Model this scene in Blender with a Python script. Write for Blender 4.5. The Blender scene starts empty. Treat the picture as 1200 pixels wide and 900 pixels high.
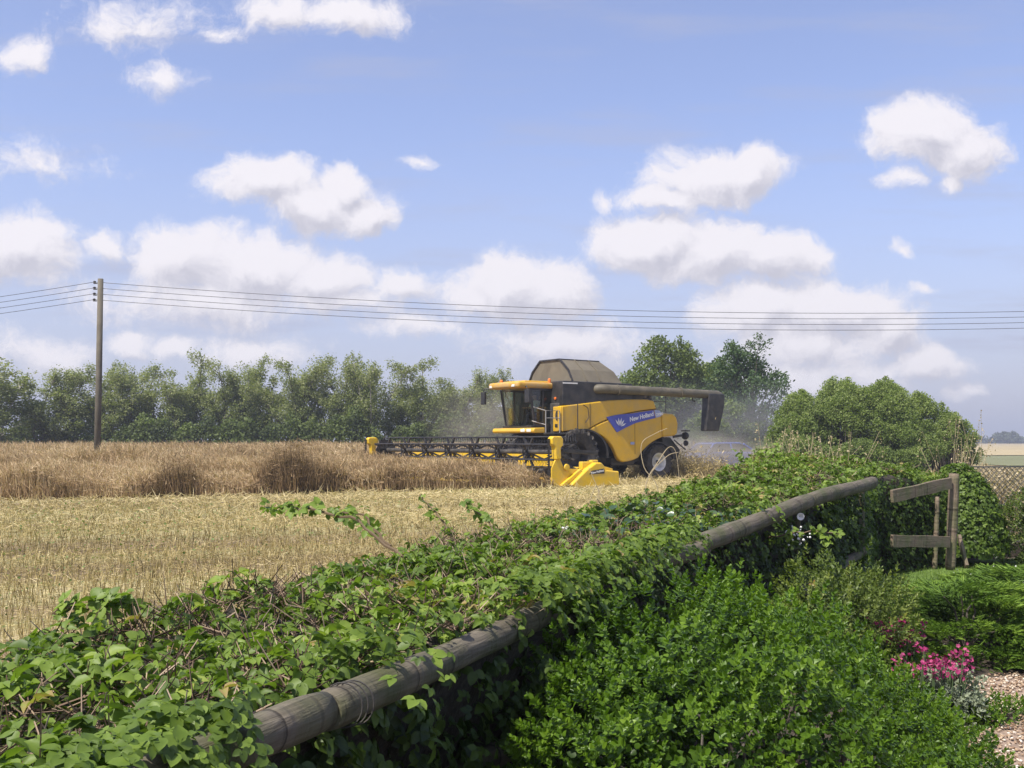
import bpy, bmesh, math, random
import numpy as np
from mathutils import Vector, Matrix
random.seed(7); rng = np.random.default_rng(7)
R = math.radians
S = bpy.context.scene
COL = S.collection

# ---------------------------------------------------------------- camera
CZ = 1.7; FPX = 1200.0; PITCH = math.atan(67/1200)
cam = bpy.data.cameras.new('camera'); camo = bpy.data.objects.new('camera', cam); COL.objects.link(camo)
cam.sensor_width = 36; cam.lens = 36; cam.clip_start = .05; cam.clip_end = 6000
camo.location = (0, 0, CZ); camo.rotation_euler = (R(90)+PITCH, 0, 0)
S.camera = camo

# ---------------------------------------------------------------- sun, sky, exposure
SUN_EL = R(56)                                        # the sun stands to the left, a little behind the camera
sd = Vector((-.71, -.70, 0)).normalized()*math.cos(SUN_EL) + Vector((0, 0, math.sin(SUN_EL)))
sl = bpy.data.lights.new('sun', 'SUN'); so = bpy.data.objects.new('sun', sl); COL.objects.link(so)
sl.energy = 5.0; sl.angle = R(.53); sl.color = (1, .95, .87)
so.rotation_euler = sd.to_track_quat('Z', 'Y').to_euler()
S.view_settings.view_transform = 'Standard'; S.view_settings.look = 'None'
S.view_settings.exposure = .42; S.view_settings.gamma = 1; S.view_settings.use_curve_mapping = False

def ray(px, py):                                     # direction of a point of the view
    a = (px-600)/FPX; b = (450-py)/FPX
    return Vector((a, math.cos(PITCH)-b*math.sin(PITCH), math.sin(PITCH)+b*math.cos(PITCH)))
def at(px, py, Y):
    r = ray(px, py); t = Y/r.y; return Vector((r.x*t, Y, CZ+r.z*t))

W = bpy.data.worlds.new('World'); S.world = W; W.use_nodes = True
nt = W.node_tree; nt.nodes.clear()
def N(nt, typ, **kw):
    n = nt.nodes.new(typ)
    for k, v in kw.items():
        if k == 'inp':
            for a, b in v.items(): n.inputs[a].default_value = b
        else: setattr(n, k, v)
    return n
def build_world():
    L = nt.links.new
    out = N(nt, 'ShaderNodeOutputWorld')
    sky = N(nt, 'ShaderNodeTexSky', sky_type='NISHITA', sun_disc=False)
    sky.sun_elevation = SUN_EL; sky.sun_rotation = math.atan2(sd.x, sd.y)
    sky.air_density = 1.0; sky.dust_density = 1.2; sky.ozone_density = 2.0
    # cumulus: lobes in direction space (u, v) = (x/y, z/y)
    lobes = []
    def add(px, py, rx, ry, w=1.0):
        if 0 < w < 1: k = min(2.1, 1/(.9*w)); rx *= k; ry *= k; w *= .75
        r = ray(px, py); lobes.append((r.x/r.y, r.z/r.y, rx*1.03/FPX, ry*1.03/FPX, w))
    for a in [(312,214,62,30),(365,238,58,30),(425,246,44,28),(402,214,32,20),
              (25,290,62,40),(-30,300,60,42),(118,284,32,24,.8),(220,300,72,40),(300,312,85,38),(380,325,52,28),(250,350,160,40,.8),
              (470,332,48,26,.9),(600,338,64,36),(640,338,54,34),(556,350,46,24,.9),
              (826,205,62,36),(872,200,52,30),(776,232,50,18,.9),(715,232,22,12,.5),
              (760,282,68,34),(835,298,84,34),(902,304,64,30),
              (1082,158,66,40),(1120,178,48,32),(1108,217,24,14,.7),(1050,212,28,12,.6),
              (890,365,66,34),(975,362,85,34),(1035,382,55,34),(1088,424,54,22,.9),(940,410,110,42,.8),(930,446,150,26,.8),
              (50,415,70,30,.6),(150,402,38,18,.75),(208,408,30,16,.7),(290,410,76,24,.75),(660,405,110,34,.7),(480,384,66,18,.6),(400,352,90,26,.7),
              (150,30,80,34,.5),(190,94,42,20,.55),(28,68,42,22,.65),(318,14,56,26,.75),(405,20,84,28,.85),(258,45,30,16,.55),
              (40,190,110,34,.35),(1060,292,14,9,.5),(495,188,16,11,.4),(1085,332,30,9,.35),(1132,458,24,11,.5),(640,300,1,1,0)]:
        add(*a)
    g = bpy.data.node_groups.new('cumulus', 'ShaderNodeTree')
    g.interface.new_socket('P', in_out='INPUT', socket_type='NodeSocketVector')
    g.interface.new_socket('F', in_out='OUTPUT', socket_type='NodeSocketFloat')
    gi = N(g, 'NodeGroupInput'); go = N(g, 'NodeGroupOutput'); GL = g.links.new
    prev = None
    for (u, v, rx, ry, w) in lobes:
        if w == 0: continue
        mp = N(g, 'ShaderNodeVectorMath', operation='MULTIPLY_ADD')
        mp.inputs[1].default_value = (1/rx, 1/ry, 0); mp.inputs[2].default_value = (-u/rx, -v/ry, 0)
        GL(gi.outputs[0], mp.inputs[0])
        ln = N(g, 'ShaderNodeVectorMath', operation='LENGTH'); GL(mp.outputs[0], ln.inputs[0])
        ma = N(g, 'ShaderNodeMath', operation='MULTIPLY_ADD'); ma.inputs[1].default_value = -1.0; ma.inputs[2].default_value = 1.2*w-.02
        GL(ln.outputs['Value'], ma.inputs[0])
        if prev is None: prev = ma
        else:
            mx = N(g, 'ShaderNodeMath', operation='SMOOTH_MAX'); mx.inputs[2].default_value = .30
            GL(prev.outputs[0], mx.inputs[0]); GL(ma.outputs[0], mx.inputs[1]); prev = mx
    GL(prev.outputs[0], go.inputs[0])
    tc = N(nt, 'ShaderNodeTexCoord'); sp = N(nt, 'ShaderNodeSeparateXYZ'); L(tc.outputs['Generated'], sp.inputs[0])
    ymax = N(nt, 'ShaderNodeMath', operation='ABSOLUTE'); L(sp.outputs['Y'], ymax.inputs[0])
    y2 = N(nt, 'ShaderNodeMath', operation='MAXIMUM'); L(ymax.outputs[0], y2.inputs[0]); y2.inputs[1].default_value = .05
    du = N(nt, 'ShaderNodeMath', operation='DIVIDE'); L(sp.outputs['X'], du.inputs[0]); L(y2.outputs[0], du.inputs[1])
    dv = N(nt, 'ShaderNodeMath', operation='DIVIDE'); L(sp.outputs['Z'], dv.inputs[0]); L(y2.outputs[0], dv.inputs[1])
    cb = N(nt, 'ShaderNodeCombineXYZ'); L(du.outputs[0], cb.inputs[0]); L(dv.outputs[0], cb.inputs[1])
    # warp
    n1 = N(nt, 'ShaderNodeTexNoise', inp={'Scale': 13, 'Detail': 5, 'Roughness': .55}); L(cb.outputs[0], n1.inputs['Vector'])
    sb = N(nt, 'ShaderNodeVectorMath', operation='SUBTRACT'); L(n1.outputs['Color'], sb.inputs[0]); sb.inputs[1].default_value = (.5, .5, .5)
    sc = N(nt, 'ShaderNodeVectorMath', operation='MULTIPLY_ADD'); L(sb.outputs[0], sc.inputs[0]); sc.inputs[1].default_value = (.075, .05, 0); L(cb.outputs[0], sc.inputs[2])
    def field(off):
        ad = N(nt, 'ShaderNodeVectorMath', operation='ADD'); L(sc.outputs[0], ad.inputs[0]); ad.inputs[1].default_value = off
        gg = N(nt, 'ShaderNodeGroup'); gg.node_tree = g; L(ad.outputs[0], gg.inputs[0])
        nn = N(nt, 'ShaderNodeTexNoise', inp={'Scale': 24, 'Detail': 10, 'Roughness': .72}); L(ad.outputs[0], nn.inputs['Vector'])
        m = N(nt, 'ShaderNodeMath', operation='MULTIPLY_ADD'); L(nn.outputs['Fac'], m.inputs[0]); m.inputs[1].default_value = 1.5
        a2 = N(nt, 'ShaderNodeMath', operation='SUBTRACT'); L(gg.outputs[0], a2.inputs[0]); a2.inputs[1].default_value = .75
        L(a2.outputs[0], m.inputs[2]); return m
    f0 = field((0, 0, 0)); f1 = field((-.008, .016, 0))
    al = N(nt, 'ShaderNodeMapRange', interpolation_type='SMOOTHSTEP'); L(f0.outputs[0], al.inputs['Value'])
    al.inputs['From Min'].default_value = -.16; al.inputs['From Max'].default_value = .42; al.inputs['To Max'].default_value = .95
    df = N(nt, 'ShaderNodeMath', operation='SUBTRACT'); L(f0.outputs[0], df.inputs[0]); L(f1.outputs[0], df.inputs[1])
    br = N(nt, 'ShaderNodeMapRange', interpolation_type='SMOOTHSTEP'); L(df.outputs[0], br.inputs['Value'])
    br.inputs['From Min'].default_value = -.70; br.inputs['From Max'].default_value = .36
    cc = N(nt, 'ShaderNodeMix', data_type='RGBA'); L(br.outputs[0], cc.inputs['Factor'])
    cc.inputs['A'].default_value = (.46, .45, .51, 1); cc.inputs['B'].default_value = (.73, .70, .73, 1)
    # thin cirrus veil
    mv = N(nt, 'ShaderNodeMapping'); mv.inputs['Scale'].default_value = (2.2, 16, 1); mv.inputs['Rotation'].default_value = (0, 0, R(7)); L(cb.outputs[0], mv.inputs['Vector'])
    n3 = N(nt, 'ShaderNodeTexNoise', inp={'Scale': 1.4, 'Detail': 5, 'Roughness': .6}); L(mv.outputs[0], n3.inputs['Vector'])
    r3 = N(nt, 'ShaderNodeMapRange', interpolation_type='SMOOTHSTEP'); L(n3.outputs['Fac'], r3.inputs['Value'])
    r3.inputs['From Min'].default_value = .46; r3.inputs['From Max'].default_value = .80; r3.inputs['To Max'].default_value = .42
    # milky air toward the horizon
    hz = N(nt, 'ShaderNodeMapRange', interpolation_type='SMOOTHSTEP'); L(dv.outputs[0], hz.inputs['Value'])
    hz.inputs['From Min'].default_value = -.02; hz.inputs['From Max'].default_value = .34; hz.inputs['To Min'].default_value = .82; hz.inputs['To Max'].default_value = .16
    mxv = N(nt, 'ShaderNodeMath', operation='MAXIMUM'); L(hz.outputs[0], mxv.inputs[0])
    sumv = N(nt, 'ShaderNodeMath', operation='ADD'); L(hz.outputs[0], sumv.inputs[0]); L(r3.outputs[0], sumv.inputs[1]); sumv.use_clamp = True
    bg1 = N(nt, 'ShaderNodeBackground', inp={'Strength': .14})
    tint = N(nt, 'ShaderNodeMix', data_type='RGBA', blend_type='MULTIPLY', inp={'Factor': 1.0}); L(sky.outputs[0], tint.inputs['A']); tint.inputs['B'].default_value = (1.10, 1.0, 1.14, 1)
    L(tint.outputs['Result'], bg1.inputs['Color'])
    bgv = N(nt, 'ShaderNodeBackground', inp={'Strength': 1.0, 'Color': (.37, .385, .50, 1)})
    bgc = N(nt, 'ShaderNodeBackground', inp={'Strength': 1.0}); L(cc.outputs['Result'], bgc.inputs['Color'])
    m1 = N(nt, 'ShaderNodeMixShader'); L(sumv.outputs[0], m1.inputs[0]); L(bg1.outputs[0], m1.inputs[1]); L(bgv.outputs[0], m1.inputs[2])
    m2 = N(nt, 'ShaderNodeMixShader'); L(al.outputs[0], m2.inputs[0]); L(m1.outputs[0], m2.inputs[1]); L(bgc.outputs[0], m2.inputs[2])
    L(m2.outputs[0], out.inputs[0])
build_world()
W.cycles.sampling_method = 'MANUAL'; W.cycles.sample_map_resolution = 512

# ---------------------------------------------------------------- materials
def newmat(name):
    m = bpy.data.materials.new(name); m.use_nodes = True
    return m, m.node_tree, m.node_tree.nodes['Principled BSDF']
def mat(name, col, rough=.6, metal=0, var=.12, scale=6, bump=0, bscale=40, dirt=None, dirt_amt=.4, dirt_scale=2.5, spec=.5, coat=0):
    m, t, p = newmat(name); L = t.links.new
    tc = N(t, 'ShaderNodeTexCoord')
    n = N(t, 'ShaderNodeTexNoise', inp={'Scale': scale, 'Detail': 4}); L(tc.outputs['Object'], n.inputs['Vector'])
    mr = N(t, 'ShaderNodeMapRange'); L(n.outputs['Fac'], mr.inputs['Value']); mr.inputs['From Min'].default_value = .3; mr.inputs['From Max'].default_value = .7
    mr.inputs['To Min'].default_value = 1-var; mr.inputs['To Max'].default_value = 1+var
    mu = N(t, 'ShaderNodeVectorMath', operation='SCALE'); mu.inputs[0].default_value = col[:3]; L(mr.outputs[0], mu.inputs['Scale'])
    src = mu.outputs[0]
    if dirt:
        n2 = N(t, 'ShaderNodeTexNoise', inp={'Scale': dirt_scale, 'Detail': 6, 'Roughness': .65}); L(tc.outputs['Object'], n2.inputs['Vector'])
        r2 = N(t, 'ShaderNodeMapRange'); L(n2.outputs['Fac'], r2.inputs['Value']); r2.inputs['From Min'].default_value = .4; r2.inputs['From Max'].default_value = .72; r2.inputs['To Max'].default_value = dirt_amt
        mx = N(t, 'ShaderNodeMix', data_type='RGBA'); L(r2.outputs[0], mx.inputs['Factor']); L(src, mx.inputs['A']); mx.inputs['B'].default_value = (*dirt, 1)
        src = mx.outputs['Result']
    L(src, p.inputs['Base Color'])
    p.inputs['Roughness'].default_value = rough; p.inputs['Metallic'].default_value = metal
    p.inputs['Specular IOR Level'].default_value = spec; p.inputs['Coat Weight'].default_value = coat
    if bump:
        n3 = N(t, 'ShaderNodeTexNoise', inp={'Scale': bscale, 'Detail': 5}); L(tc.outputs['Object'], n3.inputs['Vector'])
        b = N(t, 'ShaderNodeBump', inp={'Strength': bump, 'Distance': .02}); L(n3.outputs['Fac'], b.inputs['Height']); L(b.outputs[0], p.inputs['Normal'])
    return m
def ramp(t, cols):
    r = N(t, 'ShaderNodeValToRGB'); e = r.color_ramp.elements
    while len(e) < len(cols): e.new(.5)
    for i, (pos, c) in enumerate(cols): e[i].position = pos; e[i].color = (*c, 1)
    return r
def leafmat(name, cols, rough=.5, trans=.3, spec=.4, patch=0):
    m, t, p = newmat(name); L = t.links.new
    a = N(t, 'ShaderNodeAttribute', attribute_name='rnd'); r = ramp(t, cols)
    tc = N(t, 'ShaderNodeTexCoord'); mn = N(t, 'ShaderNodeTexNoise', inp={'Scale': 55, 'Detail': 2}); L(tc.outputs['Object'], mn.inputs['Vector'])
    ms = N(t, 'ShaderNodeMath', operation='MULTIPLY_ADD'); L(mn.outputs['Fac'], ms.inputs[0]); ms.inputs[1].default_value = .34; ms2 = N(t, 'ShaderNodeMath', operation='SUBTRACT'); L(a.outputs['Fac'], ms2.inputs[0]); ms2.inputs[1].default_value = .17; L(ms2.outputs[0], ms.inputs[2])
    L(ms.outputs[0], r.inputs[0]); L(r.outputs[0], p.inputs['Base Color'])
    p.inputs['Roughness'].default_value = rough; p.inputs['Specular IOR Level'].default_value = spec
    if trans:
        tr = N(t, 'ShaderNodeBsdfTranslucent'); mu = N(t, 'ShaderNodeMix', data_type='RGBA', blend_type='MULTIPLY', inp={'Factor': 1.0})
        L(r.outputs[0], mu.inputs['A']); mu.inputs['B'].default_value = (1.3, 1.5, .6, 1); L(mu.outputs['Result'], tr.inputs[0])
        mx = N(t, 'ShaderNodeMixShader', inp={0: trans}); L(p.outputs[0], mx.inputs[1]); L(tr.outputs[0], mx.inputs[2])
        L(mx.outputs[0], t.nodes['Material Output'].inputs[0])
    return m

# ---------------------------------------------------------------- object helpers
def tag(o, label=None, cat=None, group=None, kind=None):
    if label: o['label'] = label
    if cat: o['category'] = cat
    if group: o['group'] = group
    if kind: o['kind'] = kind
    return o
def empty(name, loc=(0, 0, 0), rz=0):
    o = bpy.data.objects.new(name, None); COL.objects.link(o); o.location = loc; o.rotation_euler = (0, 0, rz)
    o.empty_display_size = .2; return o
class MB:
    def __init__(s): s.v = []; s.f = []; s.mi = []; s.cur = 0
    def add(s, vs, fs):
        o = len(s.v); s.v += [tuple(v) for v in vs]; s.f += [tuple(o+i for i in f) for f in fs]; s.mi += [s.cur]*len(fs)
    def box(s, c, d, rot=None):
        x, y, z = [k/2 for k in d]
        vs = [Vector((a*x, b*y, e*z)) for a in (-1, 1) for b in (-1, 1) for e in (-1, 1)]
        if rot is not None: vs = [rot @ v for v in vs]
        vs = [v+Vector(c) for v in vs]
        s.add(vs, [(0,1,3,2),(4,6,7,5),(0,4,5,1),(2,3,7,6),(0,2,6,4),(1,5,7,3)]); return s
    def prism(s, pts, a, b, axis='y'):               # pts polygon in the other two axes; extruded from a to b
        n = len(pts)
        def mk(p, k):
            return {'y': (p[0], k, p[1]), 'x': (k, p[0], p[1]), 'z': (p[0], p[1], k)}[axis]
        vs = [mk(p, a) for p in pts]+[mk(p, b) for p in pts]
        s.add(vs, [tuple(range(n)), tuple(range(2*n-1, n-1, -1))]+[(i, i+n, (i+1) % n+n, (i+1) % n) for i in range(n)]); return s
    def tube(s, pts, r, n=8, cap=True, rf=None):
        pts = [Vector(p) for p in pts]; m = len(pts); rings = []
        rr = r if isinstance(r, (list, tuple)) else [r]*m
        up = None
        for i, p in enumerate(pts):
            d = (pts[min(i+1, m-1)]-pts[max(i-1, 0)]).normalized()
            if up is None:
                up = Vector((0, 0, 1)) if abs(d.z) < .9 else Vector((1, 0, 0))
            x = d.cross(up).normalized(); y = x.cross(d).normalized(); up = y
            rings.append([p+(x*math.cos(2*math.pi*k/n)+y*math.sin(2*math.pi*k/n))*rr[i]*(rf(i, k) if rf else 1) for k in range(n)])
        vs = [v for rg in rings for v in rg]; fs = []
        for i in range(m-1):
            for k in range(n): fs.append((i*n+k, i*n+(k+1) % n, (i+1)*n+(k+1) % n, (i+1)*n+k))
        if cap: fs += [tuple(range(n-1, -1, -1)), tuple((m-1)*n+k for k in range(n))]
        s.add(vs, fs); return s
    def bar(s, a, b, w, h=None):                     # rectangular bar between two points
        h = h or w; a = Vector(a); b = Vector(b); d = (b-a).normalized()
        up = Vector((0, 0, 1)) if abs(d.z) < .95 else Vector((1, 0, 0))
        x = d.cross(up).normalized(); y = x.cross(d)
        vs = [p+x*i*w/2+y*j*h/2 for p in (a, b) for i, j in ((-1,-1),(1,-1),(1,1),(-1,1))]
        s.add(vs, [(3,2,1,0),(4,5,6,7),(0,1,5,4),(1,2,6,5),(2,3,7,6),(3,0,4,7)]); return s
    def lathe(s, prof, c, n=28, axis='y'):           # prof: (radius, along)
        vs = []; m = len(prof)
        for r, a in prof:
            for k in range(n):
                t = 2*math.pi*k/n; p = (r*math.cos(t), a, r*math.sin(t)) if axis == 'y' else (r*math.cos(t), r*math.sin(t), a) if axis == 'z' else (a, r*math.cos(t), r*math.sin(t))
                vs.append((p[0]+c[0], p[1]+c[1], p[2]+c[2]))
        fs = [(i*n+k, i*n+(k+1) % n, (i+1)*n+(k+1) % n, (i+1)*n+k) for i in range(m-1) for k in range(n)]
        s.add(vs, fs); return s
    def build(s, name, mats, parent=None, bevel=0, seg=2, smooth=False, sub=0, autosm=True):
        me = bpy.data.meshes.new(name); me.from_pydata(s.v, [], s.f)
        for m in (mats if isinstance(mats, (list, tuple)) else [mats]): me.materials.append(m)
        if len(me.materials) > 1: me.polygons.foreach_set('material_index', s.mi)
        me.validate(); 
        bm = bmesh.new(); bm.from_mesh(me); bmesh.ops.recalc_face_normals(bm, faces=bm.faces); bm.to_mesh(me); bm.free()
        if smooth: me.polygons.foreach_set('use_smooth', [True]*len(me.polygons))
        o = bpy.data.objects.new(name, me); COL.objects.link(o); o.parent = parent
        if bevel:
            b = o.modifiers.new('bevel', 'BEVEL'); b.width = bevel; b.segments = seg; b.limit_method = 'ANGLE'; b.angle_limit = R(35)
            b.harden_normals = False
            me.polygons.foreach_set('use_smooth', [True]*len(me.polygons))
            e = o.modifiers.new('wn', 'WEIGHTED_NORMAL'); e.keep_sharp = True
        if sub:
            u = o.modifiers.new('sub', 'SUBSURF'); u.levels = u.render_levels = sub
        return o
def npmesh(name, V, F, mats, parent=None, attr=None, smooth=False):   # V (n,3); F (m,k) all faces same size
    me = bpy.data.meshes.new(name); V = np.ascontiguousarray(V, dtype=np.float32); F = np.ascontiguousarray(F, dtype=np.int32)
    k = F.shape[1]
    me.vertices.add(len(V)); me.vertices.foreach_set('co', V.ravel())
    me.loops.add(F.size); me.loops.foreach_set('vertex_index', F.ravel())
    me.polygons.add(len(F)); me.polygons.foreach_set('loop_start', np.arange(0, F.size, k, dtype=np.int32))
    me.polygons.foreach_set('loop_total', np.full(len(F), k, dtype=np.int32))
    if smooth: me.polygons.foreach_set('use_smooth', np.ones(len(F), dtype=bool))
    me.update(calc_edges=True)
    if attr is not None:
        a = me.attributes.new('rnd', 'FLOAT', 'POINT'); a.data.foreach_set('value', np.ascontiguousarray(attr, dtype=np.float32))
    me.materials.append(mats)
    o = bpy.data.objects.new(name, me); COL.objects.link(o); o.parent = parent
    return o
def unit(v): return v/np.maximum(np.linalg.norm(v, axis=-1, keepdims=True), 1e-9)
def frames(n, yaw):                                  # columns x,y,z with z = n
    n = unit(n); a = np.where(np.abs(n[:, 2:3]) < .95, np.array([[0, 0, 1.]]), np.array([[1., 0, 0]]))
    x = unit(np.cross(a, n)); y = np.cross(n, x)
    c, s = np.cos(yaw)[:, None], np.sin(yaw)[:, None]
    return np.stack([x*c+y*s, -x*s+y*c, n], axis=2)
def scatter(tmpl, P, M, Sc):                          # returns V, F
    TV, TF = tmpl; TV = np.asarray(TV, float); TF = np.asarray(TF)
    Sc = np.asarray(Sc, float)
    if Sc.ndim == 1: Sc = np.stack([Sc]*3, 1)
    V = np.einsum('nij,nkj->nki', M, TV[None]*Sc[:, None, :])+P[:, None, :]
    n = len(TV); F = TF[None]+(np.arange(len(P))*n)[:, None, None]
    return V.reshape(-1, 3), F.reshape(-1, TF.shape[1])
def join(parts):                                      # [(V,F,attr)]
    V = []; F = []; A = []; o = 0
    for v, f, a in parts: V.append(v); F.append(f+o); A.append(a); o += len(v)
    return np.concatenate(V), np.concatenate(F), np.concatenate(A)
def jitter(n, k): return unit(n+rng.normal(0, k, n.shape))
_ph = rng.uniform(0, 6.28, (40, 3)); _dr = rng.normal(0, 1, (40, 3))
def noise(x, y, sc=1.0, seed=0, n=9):                 # smooth pseudo noise about -1..1
    r = np.zeros_like(np.asarray(x, float)); 
    for i in range(n):
        j = (seed*7+i) % 40; f = sc*(1+.55*(i % 4)); r = r+np.sin(_dr[j, 0]*x*f+_dr[j, 1]*y*f+_ph[j, 0])*math.cos(i)**0
    return r/math.sqrt(n)/1.2

# leaf templates (triangles)
def leaf_t(w=.38, fold=.10, droop=.12, serr=.0):
    V = [(0,0,0),(0,.35,0),(0,.7,-droop*.4),(0,1,-droop),(-w*.75,.16,fold),(-w,.45,fold),(-w*.62,.78,fold*.3),(w*.75,.16,fold),(w,.45,fold),(w*.62,.78,fold*.3)]
    F = [(0,4,1),(1,4,5),(1,5,2),(2,5,6),(2,6,3),(0,1,7),(1,8,7),(1,2,8),(2,9,8),(2,3,9)]
    F = [tuple(reversed(f)) for f in F]
    return np.array(V), np.array(F)
def combine_t(parts):                                 # [(tmpl, matrix3, offset, scale)]
    V = []; F = []; o = 0
    for (tv, tf), M, off, s in parts:
        v = (np.asarray(M) @ (tv*s).T).T+np.array(off); V.append(v); F.append(tf+o); o += len(v)
    return np.concatenate(V), np.concatenate(F)
def rz(a): return np.array(Matrix.Rotation(a, 3, 'Z'))
def rx(a): return np.array(Matrix.Rotation(a, 3, 'X'))
def ry(a): return np.array(Matrix.Rotation(a, 3, 'Y'))
LEAF = leaf_t()
LEAF2 = leaf_t(.34, .20, .34)
TRI = combine_t([(LEAF, rx(-.15), (0,.08,0), 1.0), (LEAF, rz(1.25)@rx(-.2), (-.05,.03,0), .85), (LEAF, rz(-1.25)@rx(-.2), (.05,.03,0), .85)])
def sprig_t(n=11, w=.26, ln=.5):
    ps = [];
    for i in range(n):
        h = .15+.85*i/(n-1); a = i*2.4; el = R(25+50*(i/(n-1))**1.5)
        ps.append((leaf_t(w, .05, .1), rz(a)@rx(el), (0, 0, h), ln*(1-.35*i/n)))
    V, F = combine_t(ps)
    return V, F
TRI2 = combine_t([(LEAF2, rx(.2), (0,.08,0), 1.0), (LEAF2, rz(1.1)@rx(-.35)@ry(.3), (-.05,.03,0), .8), (LEAF2, rz(-1.4)@rx(-.1), (.05,.03,0), .9)])
SPRIG = sprig_t()
def fern_t():                                         # flat feathery juniper spray along +y, drooping
    V = []; F = []
    def blade(p, d, l, w):
        d = np.array(d)/np.linalg.norm(d); s = np.cross(d, (0, 0, 1)); s = s/np.linalg.norm(s)*w; o = len(V)
        p = np.array(p); V.extend([p-s, p+s, p+d*l]); F.append((o, o+1, o+2))
    for i in range(12):
        t = i/11; p = (0, t, -.22*t*t+.1*t)
        for sgn in (-1, 1):
            l = .24*(1-t)**.7+.07; a = .65-.2*t
            d = (sgn*math.sin(a), math.cos(a), .12)
            blade(p, d, l, .016)
            for j in (1, 2):
                q = (p[0]+d[0]*l*j/3, p[1]+d[1]*l*j/3, p[2]+d[2]*l*j/3)
                blade(q, (sgn*.1, 1, .2), l*.45, .016); blade(q, (sgn*1, .25, .1), l*.4, .016)
    blade((0, 0, 0), (0, 1, -.1), 1.1, .018)
    return np.array(V), np.array(F)
FERN = fern_t()
DIAM = (np.array([(0,0,0),(.3,.5,.06),(0,1,0),(-.3,.5,.06)]), np.array([(0,1,2),(0,2,3)]))
def blade_t(w=.02, bend=.15):
    return np.array([(-w,0,0),(w,0,0),(-w*.8,bend*.3,.5),(w*.8,bend*.3,.5),(0,bend,1)]), np.array([(0,1,3),(0,3,2),(2,3,4)])
ICO = None
def ico():
    global ICO
    if ICO is None:
        bm = bmesh.new(); bmesh.ops.create_icosphere(bm, subdivisions=1, radius=.5)
        ICO = (np.array([v.co[:] for v in bm.verts]), np.array([[v.index for v in f.verts] for f in bm.faces])); bm.free()
    return ICO

# ================================================================ SETTING: ground sheets
FZ = .2                                               # field level; the garden is at 0
RAILP = [(-1.62, -.3), (-.52, 2.4), (1.32, 6.9), (3.45, 10.3), (4.5, 13.0), (6.1, 14.2)]
def stubble_material():
    m, t, p = newmat('stubble ground'); L = t.links.new
    g = N(t, 'ShaderNodeNewGeometry')
    mp = N(t, 'ShaderNodeMapping'); mp.inputs['Rotation'].default_value = (0, 0, R(-22)); L(g.outputs['Position'], mp.inputs['Vector'])
    s2 = N(t, 'ShaderNodeVectorMath', operation='MULTIPLY'); L(mp.outputs[0], s2.inputs[0]); s2.inputs[1].default_value = (.05, .55, 1)
    n1 = N(t, 'ShaderNodeTexNoise', inp={'Scale': 1.0, 'Detail': 3}); L(s2.outputs[0], n1.inputs['Vector'])
    r1 = ramp(t, [(.36, (.13, .09, .045)), (.47, (.26, .195, .10)), (.56, (.30, .27, .11)), (.68, (.44, .37, .20))]); L(n1.outputs['Fac'], r1.inputs[0])
    n2 = N(t, 'ShaderNodeTexNoise', inp={'Scale': 14, 'Detail': 6, 'Roughness': .75}); L(g.outputs['Position'], n2.inputs['Vector'])
    r2 = ramp(t, [(.38, (.35, .33, .3)), (.6, (1.25, 1.22, 1.15))]); L(n2.outputs['Fac'], r2.inputs[0])
    mu = N(t, 'ShaderNodeMix', data_type='RGBA', blend_type='MULTIPLY', inp={'Factor': .85}); L(r1.outputs[0], mu.inputs['A']); L(r2.outputs[0], mu.inputs['B'])
    L(mu.outputs['Result'], p.inputs['Base Color']); p.inputs['Roughness'].default_value = .95
    b = N(t, 'ShaderNodeBump', inp={'Strength': .6, 'Distance': .05}); L(n2.outputs['Fac'], b.inputs['Height']); L(b.outputs[0], p.inputs['Normal'])
    return m
M_stub = stubble_material()
def sheet(name, pts, z, m, kind='structure'):
    b = MB(); b.add([(x, y, z) for x, y in pts], [tuple(range(len(pts)))])
    me = bpy.data.meshes.new(name); me.from_pydata(b.v, [], b.f); me.materials.append(m)
    bm = bmesh.new(); bm.from_mesh(me); bmesh.ops.triangulate(bm, faces=bm.faces)
    for f in bm.faces:
        if f.normal.z < 0: f.normal_flip()
    bm.to_mesh(me); bm.free()
    o = bpy.data.objects.new(name, me); COL.objects.link(o); o['kind'] = kind; return o
midline = [(-2.3, -4), (-2.1, 0), (-1.1, 2.6), (.8, 7.3), (2.75, 10.5), (4.1, 13.6), (6.3, 14.9), (9, 15.6), (60, 16)]
sheet('stubble_field', midline+[(2500, 16), (2500, 3500), (-2500, 3500), (-2500, -4)], FZ, M_stub)
M_soil = mat('garden soil', (.06, .045, .03), .95, var=.3, scale=9, bump=.6, bscale=30)
sheet('garden_ground', midline+[(60, -40), (-2.3, -40)], -.004, M_soil)
bstep = MB()
for a, b_ in zip(midline[:-1], midline[1:]): bstep.add([(*a, -.01), (*b_, -.01), (*b_, FZ), (*a, FZ)], [(0, 1, 2, 3)])
o = bstep.build('garden_bank', M_soil); o['kind'] = 'structure'
M_green_strip = mat('far crop strip', (.15, .155, .07), .95, var=.15, scale=.05)
M_tan_strip = mat('far ripe field', (.35, .28, .15), .95, var=.1, scale=.02)
sheet('far_green_field', [(30, 62), (400, 62), (400, 104), (30, 104)], FZ+.03, M_green_strip)
sheet('far_ripe_field', [(40, 106), (1500, 106), (1500, 1600), (40, 1600)], FZ+.06, M_tan_strip)
M_lawn = mat('lawn ground', (.09, .15, .022), .95, var=.3, scale=5, bump=.4, bscale=60)
sheet('lawn', [(3.0, 8.9), (40, 8.9), (40, 15.9), (9, 15.5), (6.3, 14.7), (4.9, 13.7), (4.1, 12.6), (3.4, 10.6)], 0.0, M_lawn)
M_gravel_base = mat('gravel base', (.30, .22, .16), .95, var=.35, scale=30, bump=.8, bscale=60)
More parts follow.
